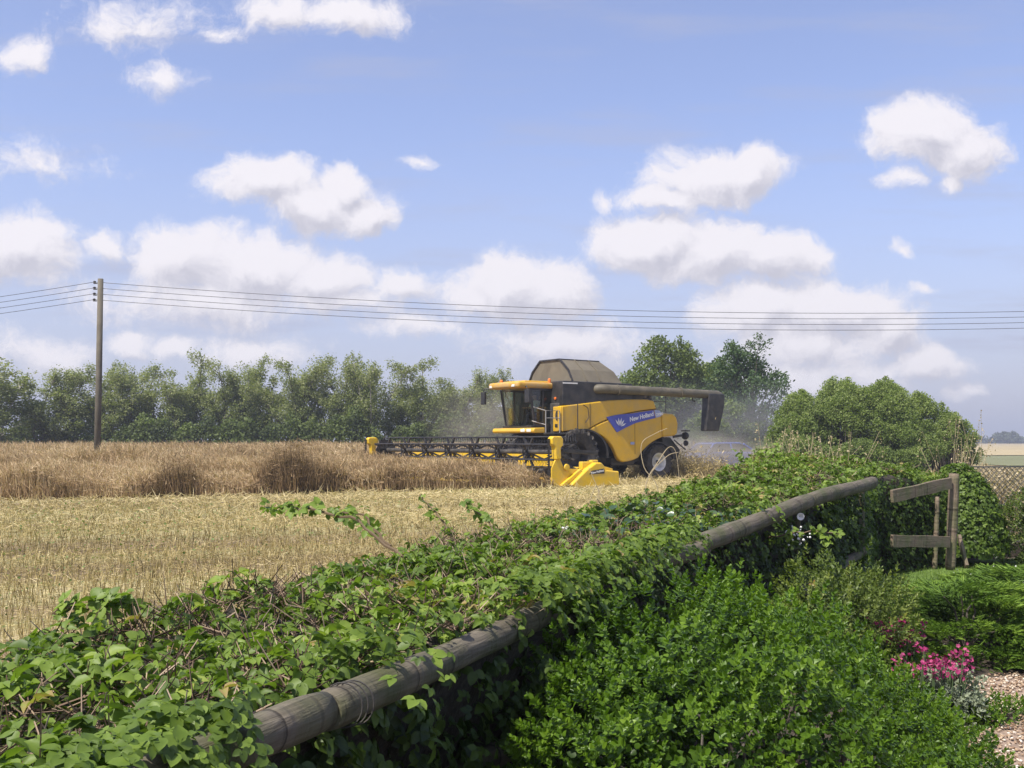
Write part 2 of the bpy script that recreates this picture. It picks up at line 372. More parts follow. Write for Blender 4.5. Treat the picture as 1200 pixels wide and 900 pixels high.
gravel_pts = [(1.7, 4.6), (2.4, 5.4), (2.6, 6.0), (2.75, 6.7), (3.2, 7.35), (4.4, 7.9), (12, 8.4), (12, 1), (1.9, 1)]
sheet('gravel_path', gravel_pts, .004, M_gravel_base)

# far treeline bumps on the horizon at the right
M_farleaf = leafmat('far foliage', [(0, (.035, .05, .03)), (1, (.09, .11, .055))], .8, 0)

# ================================================================ COMBINE HARVESTER
M_yel = mat('yellow machine paint', (.62, .355, .006), .42, var=.06, scale=2, dirt=(.38, .27, .11), dirt_amt=.62, dirt_scale=1.5, coat=.05)
M_yroof = mat('dusty roof paint', (.55, .30, .02), .7, var=.1, scale=4, dirt=(.42, .32, .20), dirt_amt=.9, dirt_scale=3)
M_yel2 = mat('bright yellow header paint', (.76, .48, .008), .38, var=.05, scale=2, dirt=(.42, .31, .13), dirt_amt=.55, dirt_scale=3.2, coat=.05)
M_blk = mat('black machine paint', (.018, .018, .018), .5, var=.2, scale=3, dirt=(.14, .11, .08), dirt_amt=.3, dirt_scale=3)
M_dark = mat('dark dusty steel', (.035, .033, .03), .7, var=.3, scale=5, dirt=(.16, .13, .09), dirt_amt=.4)
M_rub = mat('tyre rubber', (.03, .029, .028), .85, var=.25, scale=8, dirt=(.16, .13, .09), dirt_amt=.45, dirt_scale=6)
M_tan = mat('dusty tank canvas', (.145, .125, .085), .8, var=.12, scale=3, dirt=(.15, .12, .08), dirt_amt=.5)
M_tube = mat('dusty unloading tube', (.09, .08, .052), .6, var=.15, scale=3, dirt=(.22, .18, .12), dirt_amt=.6)
M_grey = mat('grey rail steel', (.32, .31, .29), .45, metal=.4, var=.1)
M_rim = mat('pale wheel rim', (.62, .62, .60), .5, var=.1, dirt=(.3, .25, .18), dirt_amt=.5, dirt_scale=5)
M_blue = mat('blue stripe decal', (.06, .075, .36), .4, var=.05)
M_bluel = mat('pale blue decal end', (.30, .34, .50), .4, var=.05)
M_wht = mat('white lettering', (.75, .74, .70), .5, var=.03)
M_org = mat('orange lens', (.8, .18, .02), .3, var=.05)
M_red = mat('red lens', (.45, .02, .02), .3, var=.05)
M_lens = mat('clear lamp lens', (.7, .68, .6), .15, var=.05)
def glass(name, tint, gl=.08):
    m, t, p = newmat(name); L = t.links.new
    tr = N(t, 'ShaderNodeBsdfTransparent', inp={0: (*tint, 1)}); g = N(t, 'ShaderNodeBsdfGlossy', inp={'Roughness': .04})
    fr = N(t, 'ShaderNodeLayerWeight', inp={'Blend': .25}); mr = N(t, 'ShaderNodeMapRange'); L(fr.outputs['Fresnel'], mr.inputs[0]); mr.inputs['To Min'].default_value = gl; mr.inputs['To Max'].default_value = .35
    mx = N(t, 'ShaderNodeMixShader'); L(mr.outputs[0], mx.inputs[0]); L(tr.outputs[0], mx.inputs[1]); L(g.outputs[0], mx.inputs[2]); L(mx.outputs[0], t.nodes['Material Output'].inputs[0])
    return m
M_glass = glass('tinted cab glass', (.74, .84, .70), .05); M_glassd = glass('dark cab glass', (.42, .50, .45), .06)

TH = R(36); CO = (-1.765, 37.33)
HX, HZ = 1.0, 1.0
def text_mesh(body, size, mat_, name, parent, M, extrude=.002, bold=False, shear=0):
    cu = bpy.data.curves.new('lettering', 'FONT'); cu.body = body; cu.size = size; cu.extrude = extrude; cu.shear = shear
    cu.offset = .012*size*2 if bold else 0
    to = bpy.data.objects.new('tmp', cu); COL.objects.link(to)
    bpy.context.view_layer.update()
    dg = bpy.context.evaluated_depsgraph_get(); me = bpy.data.meshes.new_from_object(to.evaluated_get(dg))
    bpy.data.objects.remove(to); me.name = name; me.materials.clear(); me.materials.append(mat_)
    me.transform(M); o = bpy.data.objects.new(name, me); COL.objects.link(o); o.parent = parent; return o
def tyre(mb, c, r, w, lugs=22, rin=.55):
    ri = r*rin
    mb.lathe([(ri, -w*.36), (r*.8, -w*.5), (r*.93, -w*.48), (r*.965, -w*.38), (r*.97, 0), (r*.965, w*.38), (r*.93, w*.48), (r*.8, w*.5), (ri, w*.36)], c, 36)
    for k in range(lugs):                             # chevron lugs
        for s in (-1, 1):
            a = 2*math.pi*(k+(0 if s < 0 else .5))/lugs; a2 = a+.26
            p0 = Vector((math.cos(a)*r*.98, s*w*.02, math.sin(a)*r*.98)); p1 = Vector((math.cos(a2)*r*.955, s*w*.49, math.sin(a2)*r*.955))
            mb.bar(p0+Vector(c), p1+Vector(c), .05*r/.7, .055*r/.7)
            p2 = Vector((math.cos(a2+.03)*r*.84, s*w*.53, math.sin(a2+.03)*r*.84)); mb.bar(p1+Vector(c), p2+Vector(c), .05*r/.7, .045*r/.7)
def build_combine():
    C = empty('combine_harvester', (CO[0], CO[1], FZ), math.pi+TH)
    tag(C, 'yellow combine harvester with wide black reel cutting the dry crop', 'combine harvester')
    # ---- body panels, both flanks
    def curve(a, b, c, n=8): return [tuple((1-t)**2*a[i]+2*t*(1-t)*b[i]+t*t*c[i] for i in (0, 1)) for t in [k/n for k in range(n+1)]]
    seam = curve((-4.5, 1.93), (-5.9, 2.62), (-8.1, 2.78), 10)
    upper = [(-3.2, 1.86), (-3.2, 2.80), (-3.8, 2.86), (-4.6, 2.95), (-5.6, 3.07), (-6.6, 3.13), (-7.6, 3.15), (-7.95, 3.10)]+list(reversed(seam))+[(-4.1, 1.90)]
    seam2 = [(x, z-.025) for x, z in seam]
    lower = seam2+[(-8.33, 2.60), (-8.38, 1.66)]+curve((-8.3, 1.64), (-7.6, 1.42), (-7.2, 1.0), 6)[1:]+curve((-7.1, .86), (-6.8, .72), (-6.3, .69), 4)+[(-6.12, .74)]+curve((-6.0, .86), (-5.6, 1.75), (-4.62, 1.86), 8)
    for sy in (1, -1):
        a, b_ = (1.45, 1.66) if sy > 0 else (-1.66, -1.45)
        p = MB().prism(upper, a, b_).build('side_panel', M_yel, C, .05, 3)
        p = MB().prism(lower, a+.01*sy, b_+.01*sy).build('side_panel', M_yel, C, .05, 3)
    hood = [(-8.36, 2.60), (-8.45, 2.62), (-9.0, 2.60), (-9.2, 2.48), (-9.28, 2.2), (-9.24, 1.80), (-9.1, 1.72), (-8.41, 1.66)]
    MB().prism(hood, -1.66, 1.68).build('rear_hood', M_yel, C, .09, 4)
    # yellow front cowl with oval opening, under the black tank wall
    fc = MB(); fc.box((-3.30, 1.40, 2.32), (.10, .56, .94)); fc.build('front_cowl', M_yel, C, .04)
    ov = MB(); ov.prism([(1.42+.13*math.cos(t), 2.45+.2*math.sin(t)) for t in np.linspace(0, 2*math.pi, 17)[:-1]], -3.25, -3.235, 'x').build('vent_opening', M_blk, C)
    MB().box((-3.24, 1.42, 2.08), (.03, .3, .12)).build('latch_plate', M_blk, C, .02)
    for (x, z0, z1) in ((-4.62, 1.95, 2.93), (-6.9, 1.0, 2.50)):
        for sy in (1, -1): MB().box((x, 1.662*sy+.004*sy, (z0+z1)/2), (.018, .012, z1-z0)).build('panel_seam', M_blk, C)
    # inner dark body
    MB().box((-5.8, 0, 2.35), (5.0, 2.86, 1.15)).build('inner_body', M_dark, C, .03)
    MB().prism([(-3.6, 1.0), (-3.6, 1.85), (-8.7, 1.85), (-9.3, 1.6), (-9.1, 1.1), (-7.4, .62), (-5.2, .62)], -1.0, 1.0).build('chassis', M_dark, C, .04)
    MB().box((-6.6, 0, .72), (1.2, 2.6, .34)).build('underbody', M_dark, C, .04)
    # grain tank + engine deck
    tk = MB(); tk.box((-5.1, 0, 3.29), (3.5, 3.2, .92)); tk.build('grain_tank', M_blk, C, .04)
    MB().prism([(-6.86, 3.0), (-6.86, 3.62), (-7.2, 3.55), (-8.05, 3.3), (-8.1, 3.0)], -1.4, 1.4).build('engine_cover', M_blk, C, .05)
    MB().box((-3.7, 1.615, 3.665), (.7, .02, .05)).build('trim_strip', M_wht, C)
    MB().lathe([(0, 0), (.05, 0), (.05, .04), (0, .05)], (-3.33, 1.2, 3.1), 12, 'x').build('marker_lamp', M_org, C)
    # tank cover: faceted hopper top, leaning rear face
    prof = [(-1.38, 3.76), (-1.12, 4.22), (-.62, 4.64), (.62, 4.64), (1.12, 4.22), (1.38, 3.76)]
    xr = [-6.5, -6.3, -5.98, -5.98, -6.3, -6.5]
    vs = [(-4.02-.06*i*0, y, z) for i, (y, z) in enumerate(prof)]+[(xr[i], y, z) for i, (y, z) in enumerate(prof)]
    cv = MB(); cv.add(vs, [(0,1,2,3,4,5), (11,10,9,8,7,6)]+[(i, i+6, i+7, i+1) for i in range(5)]+[(5, 11, 6, 0)])
    cover = cv.build('tank_cover', M_tan, C)
    fr = MB()
    for k in range(5):
        fr.bar((-4.0, *prof[k]), (-4.0, *prof[k+1]), .06); 
    for k in (2, 3): fr.bar((-4.0, *prof[k]), (xr[k], *prof[k]), .05)
    fr.build('cover_frame', M_blk, cover)
    rb = MB(); rb.bar((-3.98, -1.3, 3.82), (-3.98, 1.36, 3.82), .05, .09); rb.build('cover_lip', M_tan, cover)
    for x in (-4.7, -5.4):
        q = MB(); q.bar((x, 1.39, 3.8), (x, 1.13, 4.24), .03); q.bar((x, 1.13, 4.24), (x, .63, 4.66), .03); q.build('cover_rib', M_tan, cover)
    # ---- cab
    M_int = mat('cab interior', (.03, .03, .03), .8)
    MB().prism([(-2.45, 1.86), (-2.38, 2.08), (-3.9, 2.08), (-3.9, 1.75), (-3.2, 1.70)], -.92, .92).build('cab_floor', M_blk, C, .03)
    MB().box((-3.92, 0, 2.8), (.08, 1.86, 1.5)).build('cab_rear_wall', M_int, C)
    nb = 9; top = []; bot = []
    for i in range(nb):
        y = -.9+1.8*i/(nb-1); bul = .34*(1-(y/.9)**2)
        top.append((-2.33+bul+.0, y, 3.46)); bot.append((-2.58+bul, y, 2.07))
    w = MB(); w.add(top+bot, [(i, i+1, nb+i+1, nb+i) for i in range(nb-1)]); ws = w.build('windscreen', M_glass, C, smooth=True)
    for sy in (1, -1):
        gl = MB(); y = .905*sy
        gl.add([(-2.36, y, 3.44), (-3.80, y, 3.44), (-3.80, y, 2.2), (-3.3, y, 2.07), (-2.62, y, 2.07)], [(0,1,2,3,4)]); gl.build('door_glass', M_glassd, C)
        fm = MB()
        fm.bar((-2.33, y, 3.46), (-2.58, y, 2.07), .08); fm.bar((-3.84, y, 3.46), (-3.84, y, 2.05), .13)
        fm.bar((-2.95, y*1.003, 3.44), (-2.95, y*1.003, 2.08), .05); fm.bar((-2.35, y, 3.43), (-3.84, y, 3.43), .07); fm.bar((-2.58, y, 2.09), (-3.84, y, 2.09), .08)
        fm.build('door_frame', M_blk, C)
    MB().bar((-2.08, -.35, 3.4), (-2.22, .3, 2.3), .02).build('wiper', M_blk, C)
    rf = MB(); pts = [(-1.78+.16*(1-(y/.98)**2), y) for y in np.linspace(-.98, .98, 9)]+[(-4.0, .98), (-4.0, -.98)]
    rf.prism(pts, 3.47, 3.70, 'z'); roof = rf.build('cab_roof', M_yroof, C, .08, 3)
    MB().box((-3.0, 0, 3.72), (1.5, 1.4, .10)).build('roof_hatch', M_yel, roof, .04)
    for y in (-.7, -.35, .35, .7): MB().box((-1.72, y, 3.55), (.06, .2, .1)).build('work_lamp', M_lens, C, .02)
    bc = MB(); bc.lathe([(0, 0), (.06, 0), (.06, .12), (.03, .16), (0, .16)], (-2.3, -.86, 3.70), 12, 'z'); bc.build('beacon', M_org, C)
    bc = MB(); bc.lathe([(0, 0), (.06, 0), (.06, .12), (.03, .16), (0, .16)], (-3.3, .86, 3.70), 12, 'z'); bc.build('beacon', M_org, C)
    # interior
    se = MB(); se.box((-3.3, 0, 2.42), (.5, .52, .14)); se.box((-3.55, 0, 2.85), (.14, .5, .8)); se.box((-3.3, 0, 2.2), (.3, .3, .3)); se.box((-3.35, -.42, 2.55), (.5, .14, .3)); se.build('driver_seat', M_int, C, .04)
    st = MB(); st.bar((-2.62, 0, 2.1), (-2.8, 0, 2.72), .08)
    st.tube([(-2.82+.04*math.cos(t), .2*math.cos(t), 2.74+.18*math.sin(t)*.5) for t in np.linspace(0, 2*math.pi, 17)], .016, 6); st.build('steering_wheel', M_int, C)
    # mirrors
    for sy in (1, -1):
        mr = MB(); mr.tube([(-2.1, .95*sy, 3.5), (-1.85, 1.35*sy, 3.52), (-1.85, 1.42*sy, 3.4)], .02, 6); mr.box((-1.85, 1.42*sy, 3.15), (.08, .26, .48)); mr.build('mirror', M_blk, C, .02)
    # front bumper bar under the cab, with headlamps
    MB().prism([(-2.0, 1.80), (-1.96, 1.88), (-2.02, 1.98), (-2.5, 2.0), (-2.5, 1.80)], -1.0, 1.62).build('front_bar', M_yel, C, .03)
    for y in (.95, 1.32): MB().box((-1.975, y, 1.89), (.03, .26, .11)).build('headlamp', M_lens, C, .015)
    # platform, ladder, rails
    MB().box((-3.0, 1.36, 1.78), (1.1, .7, .07)).build('platform', M_dark, C, .01)
    for (x0, x1, y, z0, z1) in ((-2.5, -3.15, 1.66, 2.35, 2.62),):
        rl = MB(); rl.tube([(x0, y, 1.8), (x0, y, z1), (x1, y, z1), (x1, y, 1.8)], .022, 6); rl.tube([(x0, y, z0), (x1, y, z0)], .018, 6)
        rl.tube([(x0, y-.02, z1), (x0+.02, .95, z1+.15)], .018, 6); rl.tube([(x0, y, z0-.25), (x0+.1, .96, z0-.1)], .018, 6); rl.build('guard_rail', M_grey, C)
    ld = MB(); ld.tube([(-3.95, 1.74, 1.9), (-3.95, 1.74, 2.95)], .02, 6); ld.tube([(-4.35, 1.72, 2.2), (-4.5, 1.74, 2.4), (-4.45, 1.74, 2.75), (-4.25, 1.72, 2.86)], .016, 6); ld.build('grab_rail', M_blk, C)
    # ---- wheels
    for sy in (1, -1):
        t = MB(); tyre(t, (-4.0, 1.38*sy, .99), 1.0, .74, 22, .5); ty = t.build('front_wheel', M_rub, C)
        h = MB(); h.lathe([(0, .10*sy), (.16, .10*sy), (.2, -.02*sy), (.42, -.06*sy), (.49, .16*sy), (.52, .2*sy), (.52, -.2*sy)], (-4.0, 1.42*sy, .99), 28); h.build('rim', M_dark, ty, smooth=False)
        t = MB(); tyre(t, (-8.36, 1.30*sy, .67), .70, .48, 22, .5); ty = t.build('rear_wheel', M_rub, C)
        h = MB(); h.lathe([(0, .04*sy), (.11, .04*sy), (.12, -.04*sy), (.26, -.05*sy), (.31, .12*sy), (.37, .17*sy), (.37, -.15*sy)], (-8.36, 1.34*sy, .67), 28); h.build('rim', M_rim, ty)
        for k in range(8):
            a = k*math.pi/4; h = None
        hb = MB(); hb.lathe([(0, .09*sy), (.07, .08*sy), (.1, 0)], (-8.36, 1.34*sy, .67), 14); hb.build('hub', M_dark, ty)
        # wheel arches
        n = 14
        for (cx, cz, r0, a0, a1, yy0, yy1) in ((-4.3, .95, 1.14, R(40), R(185), .95, 1.72), (-8.35, .72, .86, R(20), R(175), .9, 1.45)):
            q = []; ar = MB()
            for i in range(n+1):
                a = a0+(a1-a0)*i/n; q.append((cx+r0*math.cos(a), cz+r0*math.sin(a)*.84))
            q2 = [(x+(cx-x)*-.06, z+(cz-z)*-.06) for x, z in q]
            ar.prism(q+list(reversed(q2)), yy0*sy, yy1*sy); ar.build('wheel_arch', M_blk, C)
    MB().tube([(-4.0, -1.1, .95), (-4.0, 1.1, .95)], .18, 10).build('front_axle', M_dark, C)
    MB().bar((-8.36, -1.1, .67), (-8.36, 1.1, .67), .2, .26).build('rear_axle', M_dark, C)
    # mechanism seen before the front wheel: pulleys, hoses, final drive
    mc = MB(); mc.lathe([(0, .05), (.2, .05), (.22, 0), (.2, -.05), (0, -.05)], (-3.55, 1.5, 1.25), 20); mc.lathe([(0, .04), (.13, .04), (.15, 0), (0, -.04)], (-3.9, 1.62, 1.55), 18)
    mc.bar((-3.35, 1.4, 1.1), (-3.9, 1.7, 1.6), .07); mc.bar((-3.5, 1.72, 1.6), (-4.1, 1.76, 1.1), .05); mc.build('drive_pulleys', M_dark, C)
    hs = MB()
    for k in range(5): hs.tube([(-3.4-.1*k, 1.75, 1.78), (-3.3-.12*k, 1.82, 1.5), (-3.5-.1*k, 1.82, 1.2), (-3.7-.05*k, 1.75, 1.05+.05*k)], .018, 6)
    hs.build('hydraulic_hoses', M_blk, C)
    # feeder house
    MB().prism([(-1.9, .25), (-1.9, .95), (-3.4, 1.75), (-4.2, 1.75), (-4.0, 1.1)], -.75, .75).build('feeder_house', M_dark, C, .04)
    # ---- unloading auger, folded back along the left flank
    au = MB(); au.tube([(-4.95, 1.35, 3.45), (-5.05, 1.66, 3.49), (-5.3, 1.76, 3.49), (-8.0, 1.76, 3.47), (-11.45, 1.76, 3.43), (-11.58, 1.76, 3.40), (-11.62, 1.76, 3.30)], [.17, .18, .175, .175, .175, .17, .15], 18); au.build('unloading_auger', M_tube, C, smooth=True)
    for x in (-5.9, -9.3): 
        c = MB(); c.lathe([(.18, -.04), (.205, -.04), (.205, .04), (.18, .04)], (x, 1.76, 3.47), 18, 'x'); c.build('auger_flange', M_tube, C)
    sp = MB(); T = [(-10.78, 1.56), (-10.78, 1.96), (-11.72, 1.96), (-11.72, 1.56)]; B = [(-10.62, 1.60), (-10.62, 1.92), (-11.40, 1.92), (-11.40, 1.60)]
    sp.add([(x, y, 3.46) for x, y in T]+[(x, y, 2.95) for x, y in [(p[0]+.02, p[1]) for p in T]]+[(x, y, 1.92) for x, y in B], [(0,1,2,3), (11,10,9,8)]+[(i+4*j, (i+1) % 4+4*j, (i+1) % 4+4*j+4, i+4*j+4) for j in (0, 1) for i in range(4)])
    sp.build('rubber_spout', M_blk, C, .04)
    MB().tube([(-10.0, 1.76, 3.3), (-10.02, 1.76, 3.16), (-10.15, 1.76, 3.12)], .03, 6).build('hook', M_blk, C)
    MB().bar((-7.7, 1.4, 3.25), (-7.7, 1.7, 3.3), .1).build('auger_cradle', M_blk, C)
    # deck rails at the back
    rr = MB()
    for x in (-8.15, -8.95): rr.tube([(x, 1.3, 2.6), (x, 1.3, 3.35)], .02, 6)
    rr.tube([(-8.15, 1.3, 3.1), (-8.95, 1.3, 3.1)], .018, 6); rr.tube([(-8.15, 1.3, 3.35), (-8.95, 1.3, 3.35)], .018, 6); rr.build('deck_rail', M_blk, C)
    # rear lamps on brackets, straw hood
    for sy in (1, -1):
        b = MB(); b.bar((-9.2, 1.45*sy, 1.68), (-9.8, 1.5*sy, 1.75), .06, .1); b.bar((-9.3, 1.4*sy, 1.55), (-9.85, 1.5*sy, 1.15), .04); br = b.build('lamp_bracket', M_blk, C)
        l = MB(); l.lathe([(0, .0), (.13, 0), (.16, .08), (.14, .16), (0, .16)], (-9.93, 1.5*sy, 1.72), 14, 'x'); l.box((-9.86, 1.5*sy, 1.92), (.22, .3, .05)); l.build('tail_lamp', M_blk, br)
        l = MB(); l.lathe([(0, .0), (.10, 0), (.12, .08), (0, .12)], (-9.93, 1.5*sy, 1.42), 14, 'x'); l.build('tail_lamp', M_blk, br)
    MB().prism([(-8.7, 1.66), (-9.2, 1.66), (-9.75, 1.15), (-9.6, .75), (-8.9, .85)], -1.3, 1.3).build('straw_hood', M_blk, C, .03)
    # ---- decal
    Y = 1.688
    dec = [(-5.42, 2.42), (-6.0, 2.52), (-6.72, 2.58), (-7.5, 2.68), (-7.9, 2.73), (-8.0, 2.42), (-7.5, 2.33), (-6.9, 2.20), (-6.4, 2.02), (-5.95, 1.84)]
    d = MB().prism(dec, Y-.02, Y).build('stripe_decal', M_blue, C)
    dec2 = [(-7.94, 2.735), (-8.18, 2.73), (-8.3, 2.66), (-8.32, 2.5), (-8.04, 2.43)]
    MB().prism(dec2, Y-.02, Y).build('stripe_decal', M_bluel, C)
    # letters face +y, reading toward -x as seen from the left flank
    def TM(x, z, ang, y=Y+.003): 
        ca, sa = math.cos(ang), math.sin(ang)
        return Matrix(((-ca, sa, 0, x), (0, 0, 1, y), (sa, ca, 0, z), (0, 0, 0, 1)))
    text_mesh('New Holland', .24, M_wht, 'lettering', d, TM(-6.62, 2.26, R(11)), .003, True, .12)
    text_mesh('CR980', .15, M_wht, 'lettering', d, TM(-8.0, 2.49, R(8)), .003, True, .12)
    # leaf emblem
    em = MB()
    for k in range(5):
        a = R(-38+k*26); cx, cz = -6.10, 2.05
        for (r0, r1, wd) in ((.05, .36, .035),):
            p0 = (cx-math.sin(a)*r0, cz+math.cos(a)*r0); p1 = (cx-math.sin(a)*(r0+r1)*.5, cz+math.cos(a)*(r0+r1)*.5); p2 = (cx-math.sin(a)*r1, cz+math.cos(a)*r1)
            nx, nz = math.cos(a)*wd, math.sin(a)*wd
            em.prism([p0, (p1[0]+nx, p1[1]+nz), p2, (p1[0]-nx, p1[1]-nz)], Y, Y+.004)
    em.build('emblem', M_wht, d)
    MB().box((-6.75, 1.69, 1.42), (.2, .01, .1)).build('notice_plate', M_bluel, C)
    # ---- header
    yn, yf = 5.35, -7.05
    tb = MB(); tb.prism([(-2.0, .08), (-2.0, .60), (-1.94, .62), (-1.9, .60), (-1.88, .16), (-.3, .06), (.1, .04), (.1, .01), (-1.95, .02)], yf, yn); hd = tb.build('header_table', M_yel2, C)
    wl = MB(); wl.box((-1.95, (yf+3.3)/2, .83), (.08, 3.3-yf, .44)); wl.build('back_wall', M_yel2, hd, .01)
    ag = MB(); ag.tube([(-1.35, yf+.1, .40), (-1.35, yn-.1, .40)], .15, 16)
    n = 420; ln = yn-yf-.4; vs = []; fs = []
    for i in range(n+1):
        y = yf+.2+ln*i/n; a = 2*math.pi*(y/.55)*(1 if y > -.8 else -1)
        for r_ in (.14, .25): vs.append((-1.35+r_*math.cos(a), y, .40+r_*math.sin(a)))
    for i in range(n): fs.append((2*i, 2*i+1, 2*i+3, 2*i+2))
    ag.add(vs, fs); ag.build('table_auger', M_dark, hd)
    kn = MB()
    for i in range(150):
        y = yf+.1+(yn-yf-.2)*i/149; kn.add([(.1, y-.03, .04), (.1, y+.03, .04), (.26, y, .05)], [(0, 1, 2)])
    kn.build('cutter_bar', M_dark, hd)
    # end sheets and dividers
    for y, s in ((yn, 1), (yf, -1)):
        e = MB(); e.prism([(.16, .02), (.16, .62), (0, .90), (-.2, .92), (-.36, .62), (-1.2, .58), (-1.9, .70), (-2.45, .58), (-2.45, .1), (-.6, .0)], y-.03, y+.03); es = e.build('end_sheet', M_yel2, hd, .015)
        p = MB(); p.prism([(.02, .9), (.06, 1.32), (.18, 1.40), (.20, 1.60), (.12, 1.66), (-.2, 1.66), (-.28, 1.58), (-.28, 1.36), (-.18, 1.28), (-.20, .92)], y-.14, y+.10); p.build('knife_housing', M_yel2, hd, .04)
        k = MB(); k.box((.24, y, .78), (.05, .03, 1.6))
        for i in range(22): z = .03+i*.07; k.add([(.265, y, z), (.265, y, z+.06), (.35, y, z+.03)], [(0, 1, 2)])
        k.build('side_knife', M_blk, hd)
        sh = MB(); sh.prism([(-.62, -.02), (-.45, .10), (-1.1, .58), (-1.5, .80), (-1.72, .80), (-1.85, .70), (-1.9, .55), (-2.5, .5), (-2.52, .04)], *((y+.05, y+.30) if s > 0 else (y-.30, y-.05))); q = sh.build('divider_shield', M_yel2, hd, .05, 3)
        r2 = MB(); r2.prism([(-.25, .0), (-.12, .08), (-.95, .60), (-1.05, .52)], *((y+.04, y+.16) if s > 0 else (y-.16, y-.04))); r2.build('divider_rod', M_yel2, hd, .02)
        if s > 0:
            a = R(-17); ca, sa = math.cos(a), math.sin(a)
            MB().prism([(-1.18, .42), (-1.3, .54), (-1.82, .60), (-1.84, .44)], y+.30, y+.308).build('plate', M_blk, q)
            text_mesh('New Holland', .10, M_wht, 'lettering', q, TM(-1.27, .43, R(8), y+.31), .002, True)
            bx = MB(); bx.box((-1.35, y-.05, .70), (.5, .2, .26)); bx.box((-1.68, y-.1, .80), (.3, .22, .16)); bx.build('knife_drive', M_yel2, hd, .03); bx = MB(); bx.lathe([(0, .06), (.1, .06), (.11, 0), (0, -.02)], (-.42, y+.06, .66), 16); bx.build('drive_wheel', M_yel2, hd, .01)
    # reel
    rcx, rcz, rr_ = -.42, 1.14, .50; y0, y1 = yf+.55, yn-.28
    rl = MB(); rl.tube([(rcx, y0, rcz), (rcx, y1, rcz)], .075, 12); reel = rl.build('reel', M_dark, C)
    nb = 6; ph = R(30)
    for k in range(nb):
        a = ph+k*2*math.pi/nb; px, pz = rcx+rr_*math.cos(a), rcz+rr_*math.sin(a)
        b = MB(); b.tube([(px, y0, pz), (px, y1, pz)], .034, 6)
        m = int((y1-y0)/.15)
        for i in range(m):
            y = y0+.07+i*.15; b.tube([(px, y, pz), (px-.05, y, pz-.10), (px-.02, y, pz-.20)], [.012, .010, .006], 4)
        b.build('reel_bat', M_blk, reel)
    ys = list(np.linspace(y0+.05, y1-.05, 8))
    for i, y in enumerate(ys):
        s = MB()
        for k in range(nb):
            a = ph+k*2*math.pi/nb; a2 = ph+(k+1)*2*math.pi/nb
            P = lambda t, r=rr_: (rcx+r*math.cos(t), y, rcz+r*math.sin(t))
            off = .26
            p1 = Vector(P(a)); 
            s.bar((rcx+.06*math.cos(a), y-.02, rcz+.06*math.sin(a)), (p1.x, y+off, p1.z), .065, .065)
            s.bar((rcx+.06*math.cos(a), y+.02, rcz+.06*math.sin(a)), (p1.x, y-off, p1.z), .065, .065)
            s.bar((p1.x, y-off, p1.z), (p1.x, y+off, p1.z), .05)
            q1 = Vector(P(a, rr_*.55)); q2 = Vector(P(a2, rr_*.55)); s.bar(q1, q2, .035)
        if i == 0: s.lathe([(.08, 0), (rr_*.98, .0), (rr_*.98, .03), (.08, .03)], (rcx, y-.1, rcz), 6)
        s.build('reel_spider', M_blk, reel)
    for y in (yn-.12, yf+.12, -.85):
        MB().bar((-1.9, y, 1.1), (rcx, y, rcz+.05), .07, .12).build('reel_arm', M_blk, hd, .01)
    return C
COMB = build_combine()

# ================================================================ DRIVER
def skin_figure(name, nodes, edges, mats, zone, parent=None, sub=2):
    me = bpy.data.meshes.new(name); me.from_pydata([n[0] for n in nodes], edges, [])
    o = bpy.data.objects.new(name, me); COL.objects.link(o); o.parent = parent
    sk = o.modifiers.new('skin', 'SKIN'); sk.use_smooth_shade = True
    for i, n in enumerate(nodes):
        v = me.skin_vertices[0].data[i]; v.radius = (n[1], n[2] if len(n) > 2 else n[1]); v.use_root = (i == 0)
    ss = o.modifiers.new('sub', 'SUBSURF'); ss.levels = ss.render_levels = sub
    bpy.context.view_layer.update(); dg = bpy.context.evaluated_depsgraph_get()
    m2 = bpy.data.meshes.new_from_object(o.evaluated_get(dg)); o.modifiers.clear(); o.data = m2
    for m in mats: m2.materials.append(m)
    for p in m2.polygons: p.material_index = zone(p.center); p.use_smooth = True
    return o
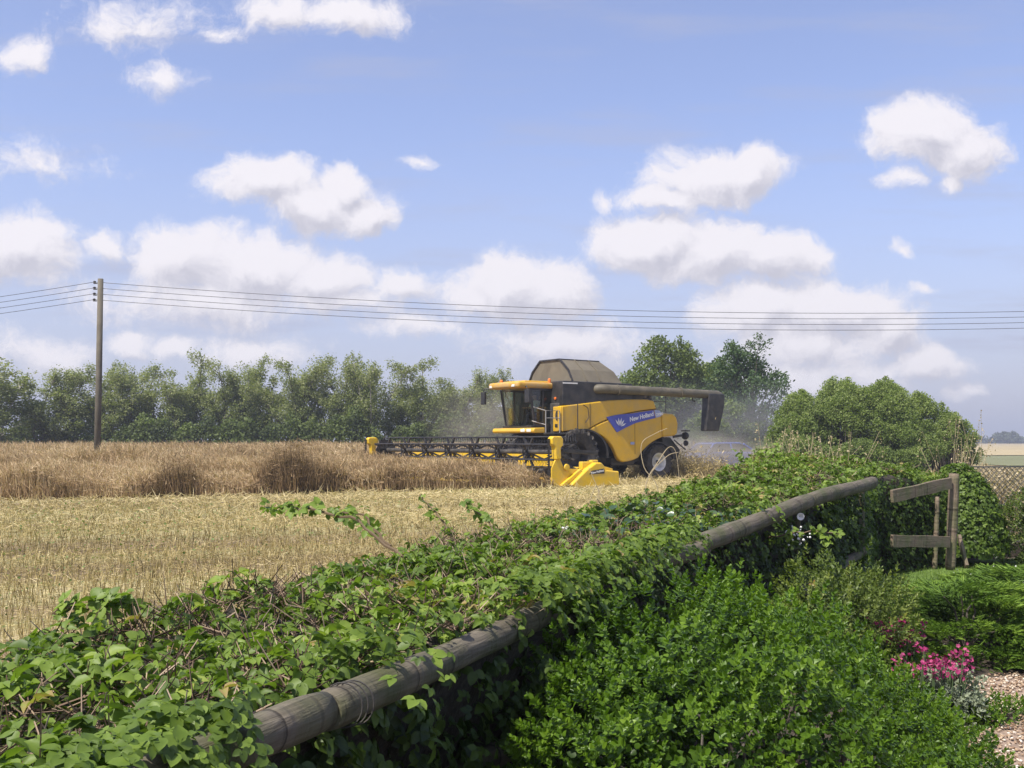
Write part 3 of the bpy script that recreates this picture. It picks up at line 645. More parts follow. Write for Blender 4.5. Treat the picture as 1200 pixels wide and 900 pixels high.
def build_driver():
    M_skin = mat('skin', (.45, .28, .2), .6); M_shirt = mat('pale shirt', (.48, .52, .42), .8); M_trou = mat('dark trousers', (.04, .045, .07), .85)
    D = empty('person', (0, 0, 0)); D.parent = None
    D.matrix_world = Matrix.Translation((CO[0], CO[1], FZ)) @ Matrix.Rotation(math.pi+TH, 4, 'Z') @ Matrix.Translation((-3.32, 0, 2.49))
    tag(D, 'person in a pale shirt seated at the wheel inside the cab', 'person')
    nd = [((0,0,.08),.15,.12), ((0,0,.3),.14,.11), ((.02,0,.48),.16,.11), ((.03,0,.57),.055), ((.05,0,.64),.06), ((.06,0,.70),.085,.10), ((.06,0,.80),.08,.09)]
    ed = [(0,1),(1,2),(2,3),(3,4),(4,5),(5,6)]
    for s in (-1, 1):
        b = len(nd); nd += [((.02,.19*s,.50),.06), ((.14,.26*s,.27),.045), ((.38,.17*s,.27),.035), ((.45,.16*s,.28),.03)]
        ed += [(2,b),(b,b+1),(b+1,b+2),(b+2,b+3)]
        for k in range(4):
            c = len(nd); nd += [((.51,(.13+.018*k)*s,.30-.004*k),.009), ((.535,(.13+.018*k)*s,.275),.008)]; ed += [(b+3,c),(c,c+1)]
        c = len(nd); nd += [((.47,.12*s,.30),.010)]; ed += [(b+3,c)]
        l = len(nd); nd += [((.12,.11*s,.05),.09), ((.48,.14*s,.07),.06), ((.56,.14*s,-.34),.045), ((.66,.14*s,-.38),.04)]
        ed += [(0,l),(l,l+1),(l+1,l+2),(l+2,l+3)]
    def zone(c):
        if c.z > .575 or (c.x > .33 and c.z > .2): return 0
        return 1 if c.z > .12 and c.x < .35 else 2
    skin_figure('body', nd, ed, [M_skin, M_shirt, M_trou], zone, D)
    h = MB(); n = 12
    h.lathe([(.0, .13), (.06, .12), (.095, .07), (.10, .0), (.095, -.02)], (.05, 0, .79), 16, 'z'); h.build('hair', mat('brown hair', (.05, .035, .02), .8), D, smooth=True)
    f = MB(); f.box((.155, 0, .715), (.03, .025, .04)); f.build('nose', M_skin, D, .008)
    me_ = mat('eye', (.03, .03, .03), .4)
    for s in (-1, 1): MB().box((.145, .032*s, .745), (.012, .022, .012)).build('eye', me_, D)
build_driver()

# ================================================================ BLUE CAR far behind, in the dust
def build_car():
    Cc = empty('parked_car', (10.6, 50.5, FZ), R(28))
    tag(Cc, 'blue car with pale bonnet glare parked beyond the dust behind the combine', 'car')
    Mb = mat('blue car paint', (.05, .11, .42), .25, var=.04, coat=.6); Mg = mat('car window glass', (.03, .035, .04), .1)
    prof = [(-2.0, .35), (-2.05, .75), (-1.95, .95), (-1.2, 1.0), (.95, .98), (1.75, .86), (2.05, .66), (2.08, .35), (1.7, .25), (-1.7, .25)]
    MB().prism(prof, -.84, .84).build('body', Mb, Cc, .08, 3)
    vs = []
    for z, x0, x1, hw in ((.96, -1.8, 1.15, .78), (1.36, -1.35, .45, .64)):
        vs += [(x0, -hw, z), (x1, -hw, z), (x1, hw, z), (x0, hw, z)]
    b = MB(); b.add(vs, [(0,1,5,4), (1,2,6,5), (2,3,7,6), (3,0,4,7)]); b.build('windows', Mg, Cc)
    MB().prism([(-1.42, 1.35), (-1.2, 1.44), (.2, 1.45), (.52, 1.35)], -.66, .66).build('roof', Mb, Cc, .04, 2)
    for s in (-1, 1):
        for (a, c) in (((1.17, .79), (.46, .655)), ((-1.82, .79), (-1.37, .655)), ((-.3, .79), (-.35, .655))): MB().bar((a[0], a[1]*s, .96), (c[0], c[1]*s, 1.37), .07).build('pillar', Mb, Cc)
    for x in (-1.3, 1.3):
        for s in (-1, 1):
            t = MB(); t.lathe([(0, -.09), (.31, -.1), (.33, 0), (.31, .1), (0, .09)], (x, .76*s, .32), 20); wv = t.build('wheel', M_rub, Cc)
            r_ = MB(); r_.lathe([(0, .11*s), (.19, .105*s), (.2, .09*s)], (x, .76*s, .32), 16); r_.build('rim', M_rim, wv)
    for s in (-1, 1): MB().box((2.02, .6*s, .68), (.1, .3, .14)).build('headlight', M_lens, Cc, .03)
build_car()

# ================================================================ UTILITY POLE AND WIRES
def build_pole():
    Mp = mat('weathered pole wood', (.115, .10, .07), .85, var=.2, scale=3, bump=.3, bscale=20)
    x, y = (115-600)/FPX*38.0, 38.0
    P = empty('utility_pole', (x, y, FZ)); tag(P, 'tall weathered wooden utility pole standing in the crop', 'utility pole')
    MB().tube([(0, 0, -.3), (0, 0, 3.5), (-.02, 0, 7.56)], [.125, .115, .10], 14).build('pole', Mp, P, smooth=True)
    top = 7.45; zs = []
    for k in range(4):
        z = top-.22*k-.06; zs.append(z)
        i = MB(); i.tube([(-.14, 0, z), (-.26, 0, z), ], .025, 6); i.lathe([(.03, -.05), (.06, -.03), (.035, 0), (.06, .03), (.03, .06)], (-.24, 0, z+.03), 10, 'z'); i.build('insulator', M_blk, P)
    Mw = mat('wire', (.05, .05, .055), .5)
    A = Vector((x-.24, y, FZ))
    names = ['topmost', 'second from the top', 'third from the top', 'lowest']
    for k, z in enumerate(zs):
        for side, (B, sag) in {'right': (Vector((36, 41, FZ+z+.0)), .95), 'left': (Vector((-58, 52, FZ+z-.3)), .9)}.items():
            a = A+Vector((0, 0, z+.05)); pts = []
            for i in range(41):
                t = i/40; p = a.lerp(B, t); p.z -= 4*sag*t*(1-t); pts.append(p)
            w = MB(); w.tube(pts, .010, 5); o = w.build('overhead_wire', Mw)
            tag(o, f'{names[k]} of the four wires strung to the {side} of the wooden pole', 'wire', 'overhead wires on the pole')
build_pole()

# ================================================================ TREES
M_bark = mat('bark', (.10, .085, .065), .9, var=.3, scale=6, bump=.4)
M_palebark = mat('pale bark', (.30, .28, .24), .9, var=.3, scale=6)
M_willow = leafmat('willow leaves', [(0, (.07, .09, .025)), (.5, (.17, .20, .06)), (1, (.32, .33, .15))], .65, .35)
M_broad = leafmat('broad leaves', [(0, (.045, .07, .014)), (.6, (.095, .135, .024)), (1, (.155, .20, .04))], .6, .25)
M_dkleaf = leafmat('dark maple leaves', [(0, (.022, .045, .014)), (.6, (.045, .085, .022)), (1, (.08, .13, .034))], .6, .25)
M_scrub = leafmat('scrub willow leaves', [(0, (.08, .115, .025)), (.6, (.16, .215, .048)), (1, (.25, .30, .09))], .65, .4)
def crown_mesh(h, w, n, kind, seed, leaf=.2):
    r = np.random.default_rng(seed)
    br = []                                           # branch segments
    trunk = []
    P = []; sz = []; att = []
    def clump(c, rad, m, squash=(1, 1, .8), a0=.5):
        d = r.normal(0, 1, (m, 3)); d = unit(d)*(r.random((m, 1))**.5)*rad*np.array(squash)
        P.append(np.array(c)+d); att.append(np.clip(a0+r.normal(0, .18, m)+(.15 if r.random() < .3 else -.05), 0, 1))
    if kind == 'willow':
        ns = 3+r.integers(0, 3)
        for s in range(ns):
            bx, by = r.normal(0, w*.10, 2); tx, ty = r.normal(0, w*.26, 2); hh = h*(1.0 if s == 0 else r.uniform(.65, .95))
            pts = [np.array((bx*.3, by*.3, 0)), np.array((bx, by, hh*.35)), np.array((tx, ty, hh*.93))]
            br.append((pts, [.11, .075, .015]))
            for k in range(15):
                t = r.uniform(.22, 1); p = pts[1]+(pts[2]-pts[1])*max(0, (t-.35)/.65) if t > .35 else pts[0]+(pts[1]-pts[0])*t/.35
                a = r.uniform(0, 6.28); L_ = (w*.36)*(1.15-t*.75)*r.uniform(.6, 1.2); e = p+np.array((math.cos(a)*L_, math.sin(a)*L_, h*.04+L_*.5))
                br.append(([p, (p+e)/2+np.array((0, 0, .1)), e], [.03, .02, .008]))
                for q in (.35, .6, .8, 1.0):
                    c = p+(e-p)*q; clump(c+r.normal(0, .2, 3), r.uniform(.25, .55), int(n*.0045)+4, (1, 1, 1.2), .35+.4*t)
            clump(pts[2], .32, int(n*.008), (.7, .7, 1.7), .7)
    else:
        nb = 70 if kind != 'scrub' else 110
        br.append(([np.array((0, 0, 0)), np.array((0, 0, h*.35)), np.array((w*.03, 0, h*.8))], [h*.025, h*.018, .03]))
        for k in range(nb):
            u_, v_ = r.random(), r.uniform(0, 6.28); zz = r.uniform(.10 if kind == 'scrub' else .18, 1)**(.75 if kind == 'scrub' else 1)
            rad = w/2*math.sqrt(max(0, 1-((zz-.45)/.6)**2)) if kind != 'scrub' else w/2*math.sqrt(max(.02, 1-zz**2.2))
            q = u_**.4; e = np.array((math.cos(v_)*rad*q, math.sin(v_)*rad*q*(.6 if kind == 'scrub' else 1), h*zz*(.93 if q > .7 else 1)))
            s = np.array((0, 0, h*zz*.45)) if kind != 'scrub' else np.array((e[0]*.8, e[1]*.8, 0))
            m_ = (s+e)/2+np.array((0, 0, -.05*h*.3)); br.append(([s, m_, e], [h*.009, h*.006, .012]))
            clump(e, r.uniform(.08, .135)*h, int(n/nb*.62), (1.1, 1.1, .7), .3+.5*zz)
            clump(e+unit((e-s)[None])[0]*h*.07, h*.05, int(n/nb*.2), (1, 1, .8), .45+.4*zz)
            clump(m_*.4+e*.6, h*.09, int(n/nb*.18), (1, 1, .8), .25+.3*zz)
    P = np.concatenate(P); att = np.concatenate(att); m = len(P)
    P[:, 2] = np.maximum(P[:, 2], .1)
    return P, att, br, r
def make_tree_meshes(name, h, w, n, kind, seed, leaf, lm, bm_):
    P, att, br, r = crown_mesh(h, w, n, kind, seed, leaf)
    nn = unit(r.normal(0, 1, P.shape)+np.array([[0, 0, .5]]))
    V, F = scatter(DIAM, P, frames(nn, r.uniform(0, 6.28, len(P))), leaf*r.uniform(.6, 1.3, len(P)))
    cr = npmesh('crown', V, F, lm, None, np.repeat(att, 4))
    t = MB()
    for pts, rr in br: t.tube(pts, rr, 5, cap=False)
    tr = t.build('trunk', bm_)
    return tr, cr
def place_tree(proto, name, loc, rotz, sc, label, cat, group, first):
    root = empty(name, loc, rotz); root.scale = sc
    for ch in proto:
        c = ch if first else ch.copy()
        if not first: COL.objects.link(c)
        c.name = 'trunk' if ch is proto[0] else 'crown'
        c.parent = root
    tag(root, label, cat, group); return root
# the row of willows beyond the crop: px centre, px top, distance
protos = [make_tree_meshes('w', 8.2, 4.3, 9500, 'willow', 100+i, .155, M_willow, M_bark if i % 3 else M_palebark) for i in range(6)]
row = [(-12, 415, 72, 1.35, 'dark tree cut off by the left edge of the photo'),
 (50, 432, 76, 1.1, 'low rounded tree at the left end of the row, nearest the gap'),
 (82, 422, 78, 1.05, 'leafy tree just left of the wooden pole in the far row'),
 (112, 415, 80, 1.0, 'tree standing directly behind the wooden pole'),
 (143, 426, 79, 1.0, 'airy tree just right of the wooden pole in the far row'),
 (176, 427, 81, 1.1, 'second tree right of the pole, with a pale rounded crown'),
 (203, 431, 80, 1.0, 'third tree right of the pole, with a lower flat top'),
 (232, 414, 82, 1.05, 'fourth tree right of the pole, taller than its neighbours'),
 (262, 421, 80, 1.0, 'fifth tree right of the pole, behind the smaller crop clump'),
 (285, 431, 81, .95, 'sixth tree right of the pole, narrow and bright green'),
 (305, 418, 83, 1.05, 'seventh tree right of the pole, thin topped with sky gaps'),
 (338, 421, 80, 1.0, 'eighth tree right of the pole, above the larger crop clump'),
 (366, 413, 82, 1.05, 'ninth tree right of the pole, pale and feathery'),
 (392, 418, 80, .95, 'tenth tree right of the pole, slim and upright'),
 (418, 410, 82, .9, 'narrow tree left of the tallest one in the row'),
 (438, 405, 79, .95, 'tallest tree of the far row, with a pointed thin top'),
 (470, 438, 82, 1.0, 'shorter tree behind the far end of the reel'),
 (496, 418, 80, .9, 'forked narrow tree above the middle of the reel'),
 (522, 440, 83, 1.0, 'thin low tree right of the forked one'),
 (548, 434, 82, 1.0, 'sparse pale tree left of the dust before the cab'),
 (574, 428, 84, 1.0, 'dust veiled tree beside the cab mirror'),
 (600, 434, 86, 1.1, 'tree mostly hidden behind the cab of the combine'),
 (650, 428, 90, 1.1, 'tree whose tip shows just above the grain tank cover')]
for i, (px, py, Y, ws, lab) in enumerate(row):
    b = at(px, 517, Y); zt = at(px, py, Y).z-FZ
    k = i % 6; s = zt/8.35
    place_tree(protos[k], 'willow_tree', (b.x, Y, FZ), (i*1.7) % 6.28, (ws*1.12, ws*1.12, s), lab, 'tree', 'trees in the row beyond the crop', i < 6)
# undergrowth along the row: dark hedge
def bush_band(name, x0, x1, y, h, n, lm, leaf, label, seed=1, depth=1.6, cat='hedge', ends=0):
    r = np.random.default_rng(seed)
    root = empty(name, ((x0+x1)/2, y, FZ))
    x = r.uniform(x0, x1, n); hh = h*(.72+.28*noise(x*.9, x*0+3, 1.0, seed)); tz = r.random(n)**.7
    P = np.stack([x-(x0+x1)/2, r.uniform(-depth, depth, n)*(1-.5*tz), np.maximum(hh*tz, .05)], 1)
    nn = unit(r.normal(0, 1, P.shape)+np.array([[0, -.3, .5]]))
    V, F = scatter(DIAM, P, frames(nn, r.uniform(0, 6.28, n)), leaf*r.uniform(.6, 1.3, n))
    cl = .45+.3*noise(x*1.1, P[:, 2]*1.3, 1.2, seed+3)+r.normal(0, .12, n)
    npmesh('foliage', V, F, lm, root, np.repeat(np.clip(cl, 0, 1), 4))
    st = MB()
    for k in range(int((x1-x0)/1.2)):
        xx = x0+1.2*k+.4-(x0+x1)/2; st.tube([(xx, 0, -.1), (xx+.15, .1, h*.55)], [.05, .02], 5)
    st.build('stems', M_bark, root)
    tag(root, label, cat); return root
M_hedgefar = leafmat('far hedge leaves', [(0, (.05, .07, .018)), (.6, (.11, .145, .035)), (1, (.18, .23, .06))], .7, .3)
bush_band('hedgerow', -42.5, 2.5, 77.5, 4.1, 52000, M_hedgefar, .24, 'dark bushy undergrowth filling the feet of the far tree row', 4)
# trees right of the combine
def single(kind, h, w, n, seed, leaf, lm, px, Y, label, nm, rotz=0, sc=(1, 1, 1), cat='tree', group=None):
    pr = make_tree_meshes('t', h, w, n, kind, seed, leaf, lm, M_bark); b = at(px, 517, Y)
    return place_tree(pr, nm, (b.x, Y, FZ), rotz, sc, label, cat, group, True)
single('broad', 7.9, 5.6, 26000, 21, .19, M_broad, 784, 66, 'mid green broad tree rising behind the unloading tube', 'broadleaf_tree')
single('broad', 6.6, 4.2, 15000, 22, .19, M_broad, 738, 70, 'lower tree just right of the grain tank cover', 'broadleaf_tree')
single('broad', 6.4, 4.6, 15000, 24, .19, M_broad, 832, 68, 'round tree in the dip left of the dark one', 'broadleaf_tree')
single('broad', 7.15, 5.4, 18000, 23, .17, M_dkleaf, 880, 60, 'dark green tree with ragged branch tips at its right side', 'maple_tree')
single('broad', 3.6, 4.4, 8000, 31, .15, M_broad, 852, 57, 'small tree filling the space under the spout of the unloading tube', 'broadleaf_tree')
for (h_, w_, n_, sd_, px_, Y_, lab_) in ((3.7, 5.4, 38000, 25, 938, 50, 'bright green willow scrub at the left end of the thicket, beside the dark tree'),
        (4.3, 6.4, 52000, 26, 985, 50.6, 'willow scrub at the crown of the thicket, just left of its middle'), (4.25, 6.4, 52000, 28, 1036, 50.3, 'willow scrub at the crown of the thicket, just right of its middle'),
        (3.6, 5.4, 38000, 29, 1078, 50.8, 'willow scrub on the falling right shoulder of the thicket'), (2.7, 4.2, 12000, 27, 1116, 50, 'thin low bush tapering off at the right end of the thicket')):
    single('scrub', h_, w_, n_, sd_, .105, M_scrub, px_, Y_, lab_, 'willow_bush', cat='bush', rotz=sd_*1.3)
bush_band('hedgerow', 3.0, 16.0, 72.5, 3.2, 12000, M_hedgefar, .22, 'shaded undergrowth below the trees right of the combine', 9)
bush_band('hedgerow', 11.2, 19.0, 47.6, 1.9, 9000, M_scrub, .14, 'low brushy growth along the foot of the willow thicket', 12, 1.0)
bush_band('far_hedge', 245, 420, 620, 3.5, 5000, M_farleaf, 2.2, 'thin far hedge line on the horizon at the right', 15, 3)
single('broad', 7, 16, 2500, 41, 1.2, M_farleaf, 1179, 600, 'tiny rounded tree on the far horizon at the right', 'distant_tree')

# ================================================================ STANDING CROP (stuff)
E0 = np.array((-12.9, 25.7)); E1 = np.array((1.2, 32.3)); ed_ = unit((E1-E0)[None])[0]; en_ = np.array((-ed_[1], ed_[0]))
u_ = np.array((-math.cos(TH), -math.sin(TH))); l_ = np.array((math.sin(TH), -math.cos(TH)))
def crop_mask(x, y):
    d = (x-E0[0])*en_[0]+(y-E0[1])*en_[1]              # distance into the crop
    lx = (x-CO[0])*u_[0]+(y-CO[1])*u_[1]; ly = (x-CO[0])*l_[0]+(y-CO[1])*l_[1]
    a = d+.35*noise(x, y, 1.1, 2)
    front = lx-.35
    beyond = -(ly+8.6)
    m = np.minimum(a, np.maximum(front, beyond))
    return m, d, front
def crop_h(x, y):
    m, d, fr_ = crop_mask(x, y)
    h = .46+.34*np.clip(d/4, 0, 1)+.36*np.clip((d-4)/16, 0, 1)
    dn = np.clip(1-np.hypot(x-.3, y-33)/6.5, 0, 1); h = h+.20*dn*np.clip(1-d/7, 0, 1)
    nf = np.clip(1-fr_/2.5, 0, 1)*(fr_ > 0); h = h-.10*nf
    h = h+.11*noise(x, y, .9, 1)+.08*noise(x*.5, y*1.6, 1.4, 3)
    for (cx, cy, s, hh) in clumps: h = np.maximum(h, hh*np.clip(1-(((x-cx)/s)**2+((y-cy)/s)**2)*.62, 0, 1)**.6)
    return np.where(m > 0, h*np.clip(.45+m*2.2, 0, 1), 0)
clumps = [(at(213, 583, 27.9).x, 27.9, .62, 1.16), (at(345, 575, 29.4).x, 29.4, 1.0, 1.50), (at(30, 585, 26.6).x, 26.6, .8, .95), (at(385, 570, 30.3).x, 30.3, .7, .98), (at(140, 585, 34).x, 34, 1.5, 1.35), (at(90, 560, 33).x, 33, 1.0, 1.3)]
M_crop = leafmat('ripe rape stems', [(0, (.09, .058, .026)), (.35, (.275, .18, .09)), (.7, (.49, .345, .19)), (1, (.64, .51, .32))], .8, .2, .3)
def build_crop():
    # canopy underlayer
    xs = np.arange(-48, 9, .28); ys = np.arange(24, 76, .28); X, Y = np.meshgrid(xs, ys); H = crop_h(X, Y)
    mk0, _, _ = crop_mask(X, Y); m = (mk0 > .55); V = np.stack([X, Y, FZ+H*.62+.05*noise(X*3, Y*3, 1.3, 5)], 2).reshape(-1, 3); nx = len(xs)
    idx = np.arange(X.size).reshape(X.shape)
    ok = m[:-1, :-1] & m[1:, :-1] & m[:-1, 1:] & m[1:, 1:]
    F = np.stack([idx[:-1, :-1][ok], idx[:-1, 1:][ok], idx[1:, 1:][ok], idx[1:, :-1][ok]], 1)
    col = .34+.18*noise(X*1.2, Y*1.2, 1.5, 4).reshape(-1)+rng.normal(0, .1, X.size)
    n = 330000
    # sample more plants near the camera
    d = 25*(72/25)**rng.random(n); ang = rng.uniform(-.56, .09, n); x = d*np.tan(ang); y = d
    xm, ym = x, y; mk, dd, fr_ = crop_mask(x, y); k = (mk > 0) & (x > -48); x, y, dd = x[k], y[k], dd[k]; h = crop_h(x, y); n = len(x)
    base = np.stack([x, y, np.full(n, FZ)], 1)
    edge = dd < .7
    for q in clumps[:2]: edge |= np.hypot(x-q[0], y-q[1]) < q[2]*1.2
    L_ = np.where(edge, h*rng.uniform(.75, 1.08, n), h*rng.uniform(.35, .6, n))
    P = base.copy(); P[:, 2] += np.where(edge, 0, h*.62+rng.normal(0, .05, n))
    lean = rng.normal(0, .38, (n, 2)); lean[:, 0] -= .25
    zdir = unit(np.stack([lean[:, 0]*np.where(edge, .45, 1.6), lean[:, 1]*np.where(edge, .45, 1.6), np.ones(n)], 1))
    M = frames(zdir, rng.uniform(0, 6.28, n)); wd = rng.uniform(.5, 1.3, n)*np.clip(d[k]/36, .7, 1.8)
    Vb, Fb = scatter(blade_t(.013, .12), P, M, np.stack([wd, L_, L_], 1))
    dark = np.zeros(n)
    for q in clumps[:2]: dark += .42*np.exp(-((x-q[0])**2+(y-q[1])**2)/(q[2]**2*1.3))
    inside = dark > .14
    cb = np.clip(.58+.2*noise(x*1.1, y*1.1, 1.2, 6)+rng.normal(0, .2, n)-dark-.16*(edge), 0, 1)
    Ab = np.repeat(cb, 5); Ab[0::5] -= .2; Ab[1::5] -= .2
    # lying / tangled pods on the canopy
    n2 = 210000; d2 = 25*(72/25)**rng.random(n2); a2 = rng.uniform(-.56, .09, n2); x2 = d2*np.tan(a2); y2 = d2; mk, dd, _ = crop_mask(x2, y2); k = (mk > 0) & (x2 > -48); x2, y2, d2 = x2[k], y2[k], d2[k]; h2 = crop_h(x2, y2); n2 = len(x2)
    P2 = np.stack([x2, y2, FZ+h2*rng.uniform(.72, 1.04, n2)], 1)
    nn = unit(np.stack([rng.normal(-.5, .6, n2), rng.normal(0, .6, n2), rng.normal(.4, .4, n2)], 1))
    V2, F2 = scatter(blade_t(.035, .2), P2, frames(nn, rng.uniform(0, 6.28, n2)), np.clip(d2/36, .7, 1.8)*rng.uniform(.10, .26, n2))
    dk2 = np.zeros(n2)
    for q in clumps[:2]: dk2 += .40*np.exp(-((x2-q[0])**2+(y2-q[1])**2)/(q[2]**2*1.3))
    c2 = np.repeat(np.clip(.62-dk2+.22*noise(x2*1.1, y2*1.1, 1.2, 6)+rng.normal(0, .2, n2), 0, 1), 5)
    Ft = np.concatenate([F[:, [0, 1, 2]], F[:, [0, 2, 3]]])
    V, F, A = join([(V, Ft, np.clip(col, 0, 1)), (Vb, Fb, np.clip(Ab, 0, 1)), (V2, F2, c2)])
    o = npmesh('standing_crop', V, F, M_crop, None, A); tag(o, 'tangled brown ripe oilseed crop still standing behind the stubble', 'crop', kind='stuff')
build_crop()

# ================================================================ STUBBLE AND STRAW (stuff)
M_straw = leafmat('straw', [(0, (.11, .075, .03)), (.4, (.31, .235, .10)), (.75, (.50, .40, .19)), (1, (.64, .54, .30))], .8, .15, .3)
def cut_ok(x, y):
    m, d, _ = crop_mask(x, y)
    # left of hedge's outer line
    hx = np.interp(y, [2, 6, 9.5, 12.5, 14.5], [-2.2, -.6, .9, 2.6, 4.6])
    return (m < .05) & ((x < hx) | (y > 14.8))
def build_stubble():
    n = 62000; d = 3.2*(60/3.2)**(rng.random(n)**.8); a = rng.uniform(-.52, .42, n); x = d*np.tan(a); y = d
    k = cut_ok(x, y) & ~((y > 13) & (x > 6.5) & (y < 20)); x, y, d = x[k], y[k], d[k]
    # drilled rows
    rw = .16; c, s = math.cos(R(66)), math.sin(R(66)); q = x*c+y*s*0+x*0; t = x*math.sin(R(24))*-1+y*math.cos(R(24))
    tt = np.round(t/rw)*rw+rng.normal(0, .022, len(x)); dt = tt-t; x = x-dt*math.sin(R(24)); y = y+dt*math.cos(R(24)); n = len(x)
    L_ = rng.uniform(.05, .17, n)*np.clip(1.25-d/40, .55, 1.1); M = frames(unit(np.stack([rng.normal(0, .16, n), rng.normal(0, .16, n), np.ones(n)], 1)), rng.uniform(0, 6.28, n))
    w = np.clip(d/14, .5, 2.6)*rng.uniform(.7, 1.3, n)
    V1, F1 = scatter((np.array([(-.0045,0,0),(.0045,0,0),(.004,.02,1),(-.004,.02,1),(0,.0065,0),(0,.026,1)]), np.array([(0,1,2),(0,2,3),(1,4,5),(1,5,2)])), np.stack([x, y, np.full(n, FZ)], 1), M, np.stack([w, w, L_], 1))
    band = .5+.5*noise(t*.9, t*0, .9, 2)
    c1 = np.clip(.30+.14*band+rng.normal(0, .2, n), 0, 1); A1 = np.repeat(c1, 6); A1[2::6] += .25; A1[3::6] += .25; A1[5::6] += .25
    o = npmesh('stubble', V1, F1, M_straw, None, np.clip(A1, 0, 1)); tag(o, 'rows of cut pale stalks left standing in the field', 'stubble', kind='stuff')
    n = 190000; d = 3.2*(62/3.2)**(rng.random(n)**.8); a = rng.uniform(-.52, .42, n); x = d*np.tan(a); y = d; k = cut_ok(x, y) & ~((y > 13) & (x > 6.5) & (y < 20)); x, y, d = x[k], y[k], d[k]; n = len(x)
    t = -x*math.sin(R(24))+y*math.cos(R(24))
    dens = .5+.5*np.sin(t*1.05+.8*noise(x*.25, y*.25, 1, 3)); k = rng.random(n) < .35+.65*dens; x, y, d, t = x[k], y[k], d[k], t[k]; n = len(x)
    nn = unit(np.stack([rng.normal(0, 1, n), rng.normal(0, 1, n), np.abs(rng.normal(0, .35, n))], 1))
    z = FZ+rng.uniform(.005, .07, n)
    sc = np.clip(d/14, .55, 2.4)
    V2, F2 = scatter(blade_t(.035, .15), np.stack([x, y, z], 1), frames(nn, rng.uniform(0, 6.28, n)), np.stack([sc*.09, sc*.10, sc*rng.uniform(.08, .2, n)], 1))
    band = np.interp(y-.0*x-x*.12, [5, 9, 13, 14.5, 17, 19, 21, 24, 27, 60], [.12, .17, .08, -.2, -.22, .02, .12, -.04, .14, .1]); c2 = np.repeat(np.clip(.62+band+.13*np.sin(t*2.3+.5*noise(x*.3, y*.3, 1, 9))*np.clip((30-y)/14, 0, 1)+.10*noise(t*.8, t*0, 1, 5)+rng.normal(0, .2, n), 0, 1), 5)
    o = npmesh('loose_straw', V2, F2, M_straw, None, c2); tag(o, 'chopped straw scattered between the stubble rows', 'straw', kind='stuff')
    # green regrowth specks
    n = 3800; d = 5*(32/5)**rng.random(n); a = rng.uniform(-.5, .1, n); x = d*np.tan(a); y = d; k = cut_ok(x, y) & (noise(x*.3, y*.5, 1, 8) > -.1); x, y, d = x[k], y[k], d[k]; n = len(x)
    V, F = scatter(LEAF, np.stack([x, y, FZ+rng.uniform(.02, .15, n)], 1), frames(unit(rng.normal(0, .5, (n, 3))+np.array([[0, 0, 1]])), rng.uniform(0, 6.28, n)), rng.uniform(.02, .05, n)*np.clip(d/14, .6, 1.3))
    o = npmesh('field_weeds', V, F, M_weed, None, np.repeat(rng.random(n), 10)); tag(o, 'tiny green weeds sprouting among the stubble', 'weeds', kind='stuff')
M_weed = leafmat('weeds', [(0, (.08, .13, .03)), (1, (.20, .26, .07))], .6, .3)
build_stubble()

# ================================================================ BRAMBLE HEDGE over the log rail
RP = np.array(RAILP); RL = np.concatenate([[0], np.cumsum(np.hypot(*np.diff(RP, axis=0).T))])
def rail_pt(s): return np.stack([np.interp(s, RL, RP[:, 0]), np.interp(s, RL, RP[:, 1])], -1)
def rail_nrm(s):
    a = rail_pt(np.asarray(s)-.8); b = rail_pt(np.asarray(s)+.8); d = unit(b-a); return np.stack([-d[..., 1], d[..., 0]], -1)
def rail_z(s): return np.interp(s, RL, [1.02, 1.05, 1.06, 1.25, 1.3, 1.2])
def outer_z(s): return np.interp(s, [0, 5, 8, 10.5, 12.5, 14, 16, 17.2], [.98, 1.03, 1.09, 1.20, 1.38, 1.47, 1.36, .9])
def hwid(s): return np.interp(s, [0, 3, 9, 14, 16, 17.2], [1.5, 1.42, 1.5, 1.5, 1.2, .6])
STOT = RL[-1]+.4
def hedge_top(s, t):
    p = rail_pt(s)+rail_nrm(s)*(t*hwid(s))[..., None]
    sm = np.clip(t*1.3, 0, 1); sm = sm*sm*(3-2*sm)
    z = rail_z(s)+.03+(outer_z(s)-rail_z(s))*sm
    z = z-np.clip((t-.82)/.18, 0, 1)**2*.55 + .05*noise(p[..., 0]*2.2, p[..., 1]*2.2, 1.6, 3)+.035*noise(p[..., 0]*6, p[..., 1]*6, 1.5, 5)
    return np.concatenate([p, z[..., None]], -1)
M_core = mat('hedge twigs', (.035, .028, .018), .95, var=.4, scale=30, bump=.8, bscale=50)
M_bram = leafmat('bramble leaves', [(0, (.026, .048, .010)), (.45, (.105, .165, .022)), (.8, (.185, .265, .038)), (.93, (.27, .33, .06)), (1, (.32, .24, .09))], .5, .33, .35)
M_bramd = leafmat('ivy leaves', [(0, (.02, .04, .018)), (.7, (.045, .085, .030)), (1, (.09, .14, .06))], .3, .15, .6)
M_twig = leafmat('dead twigs', [(0, (.07, .04, .025)), (.5, (.17, .115, .075)), (1, (.38, .29, .20))], .85, 0, .3)
M_shoot = mat('bramble shoot', (.12, .08, .04), .7)
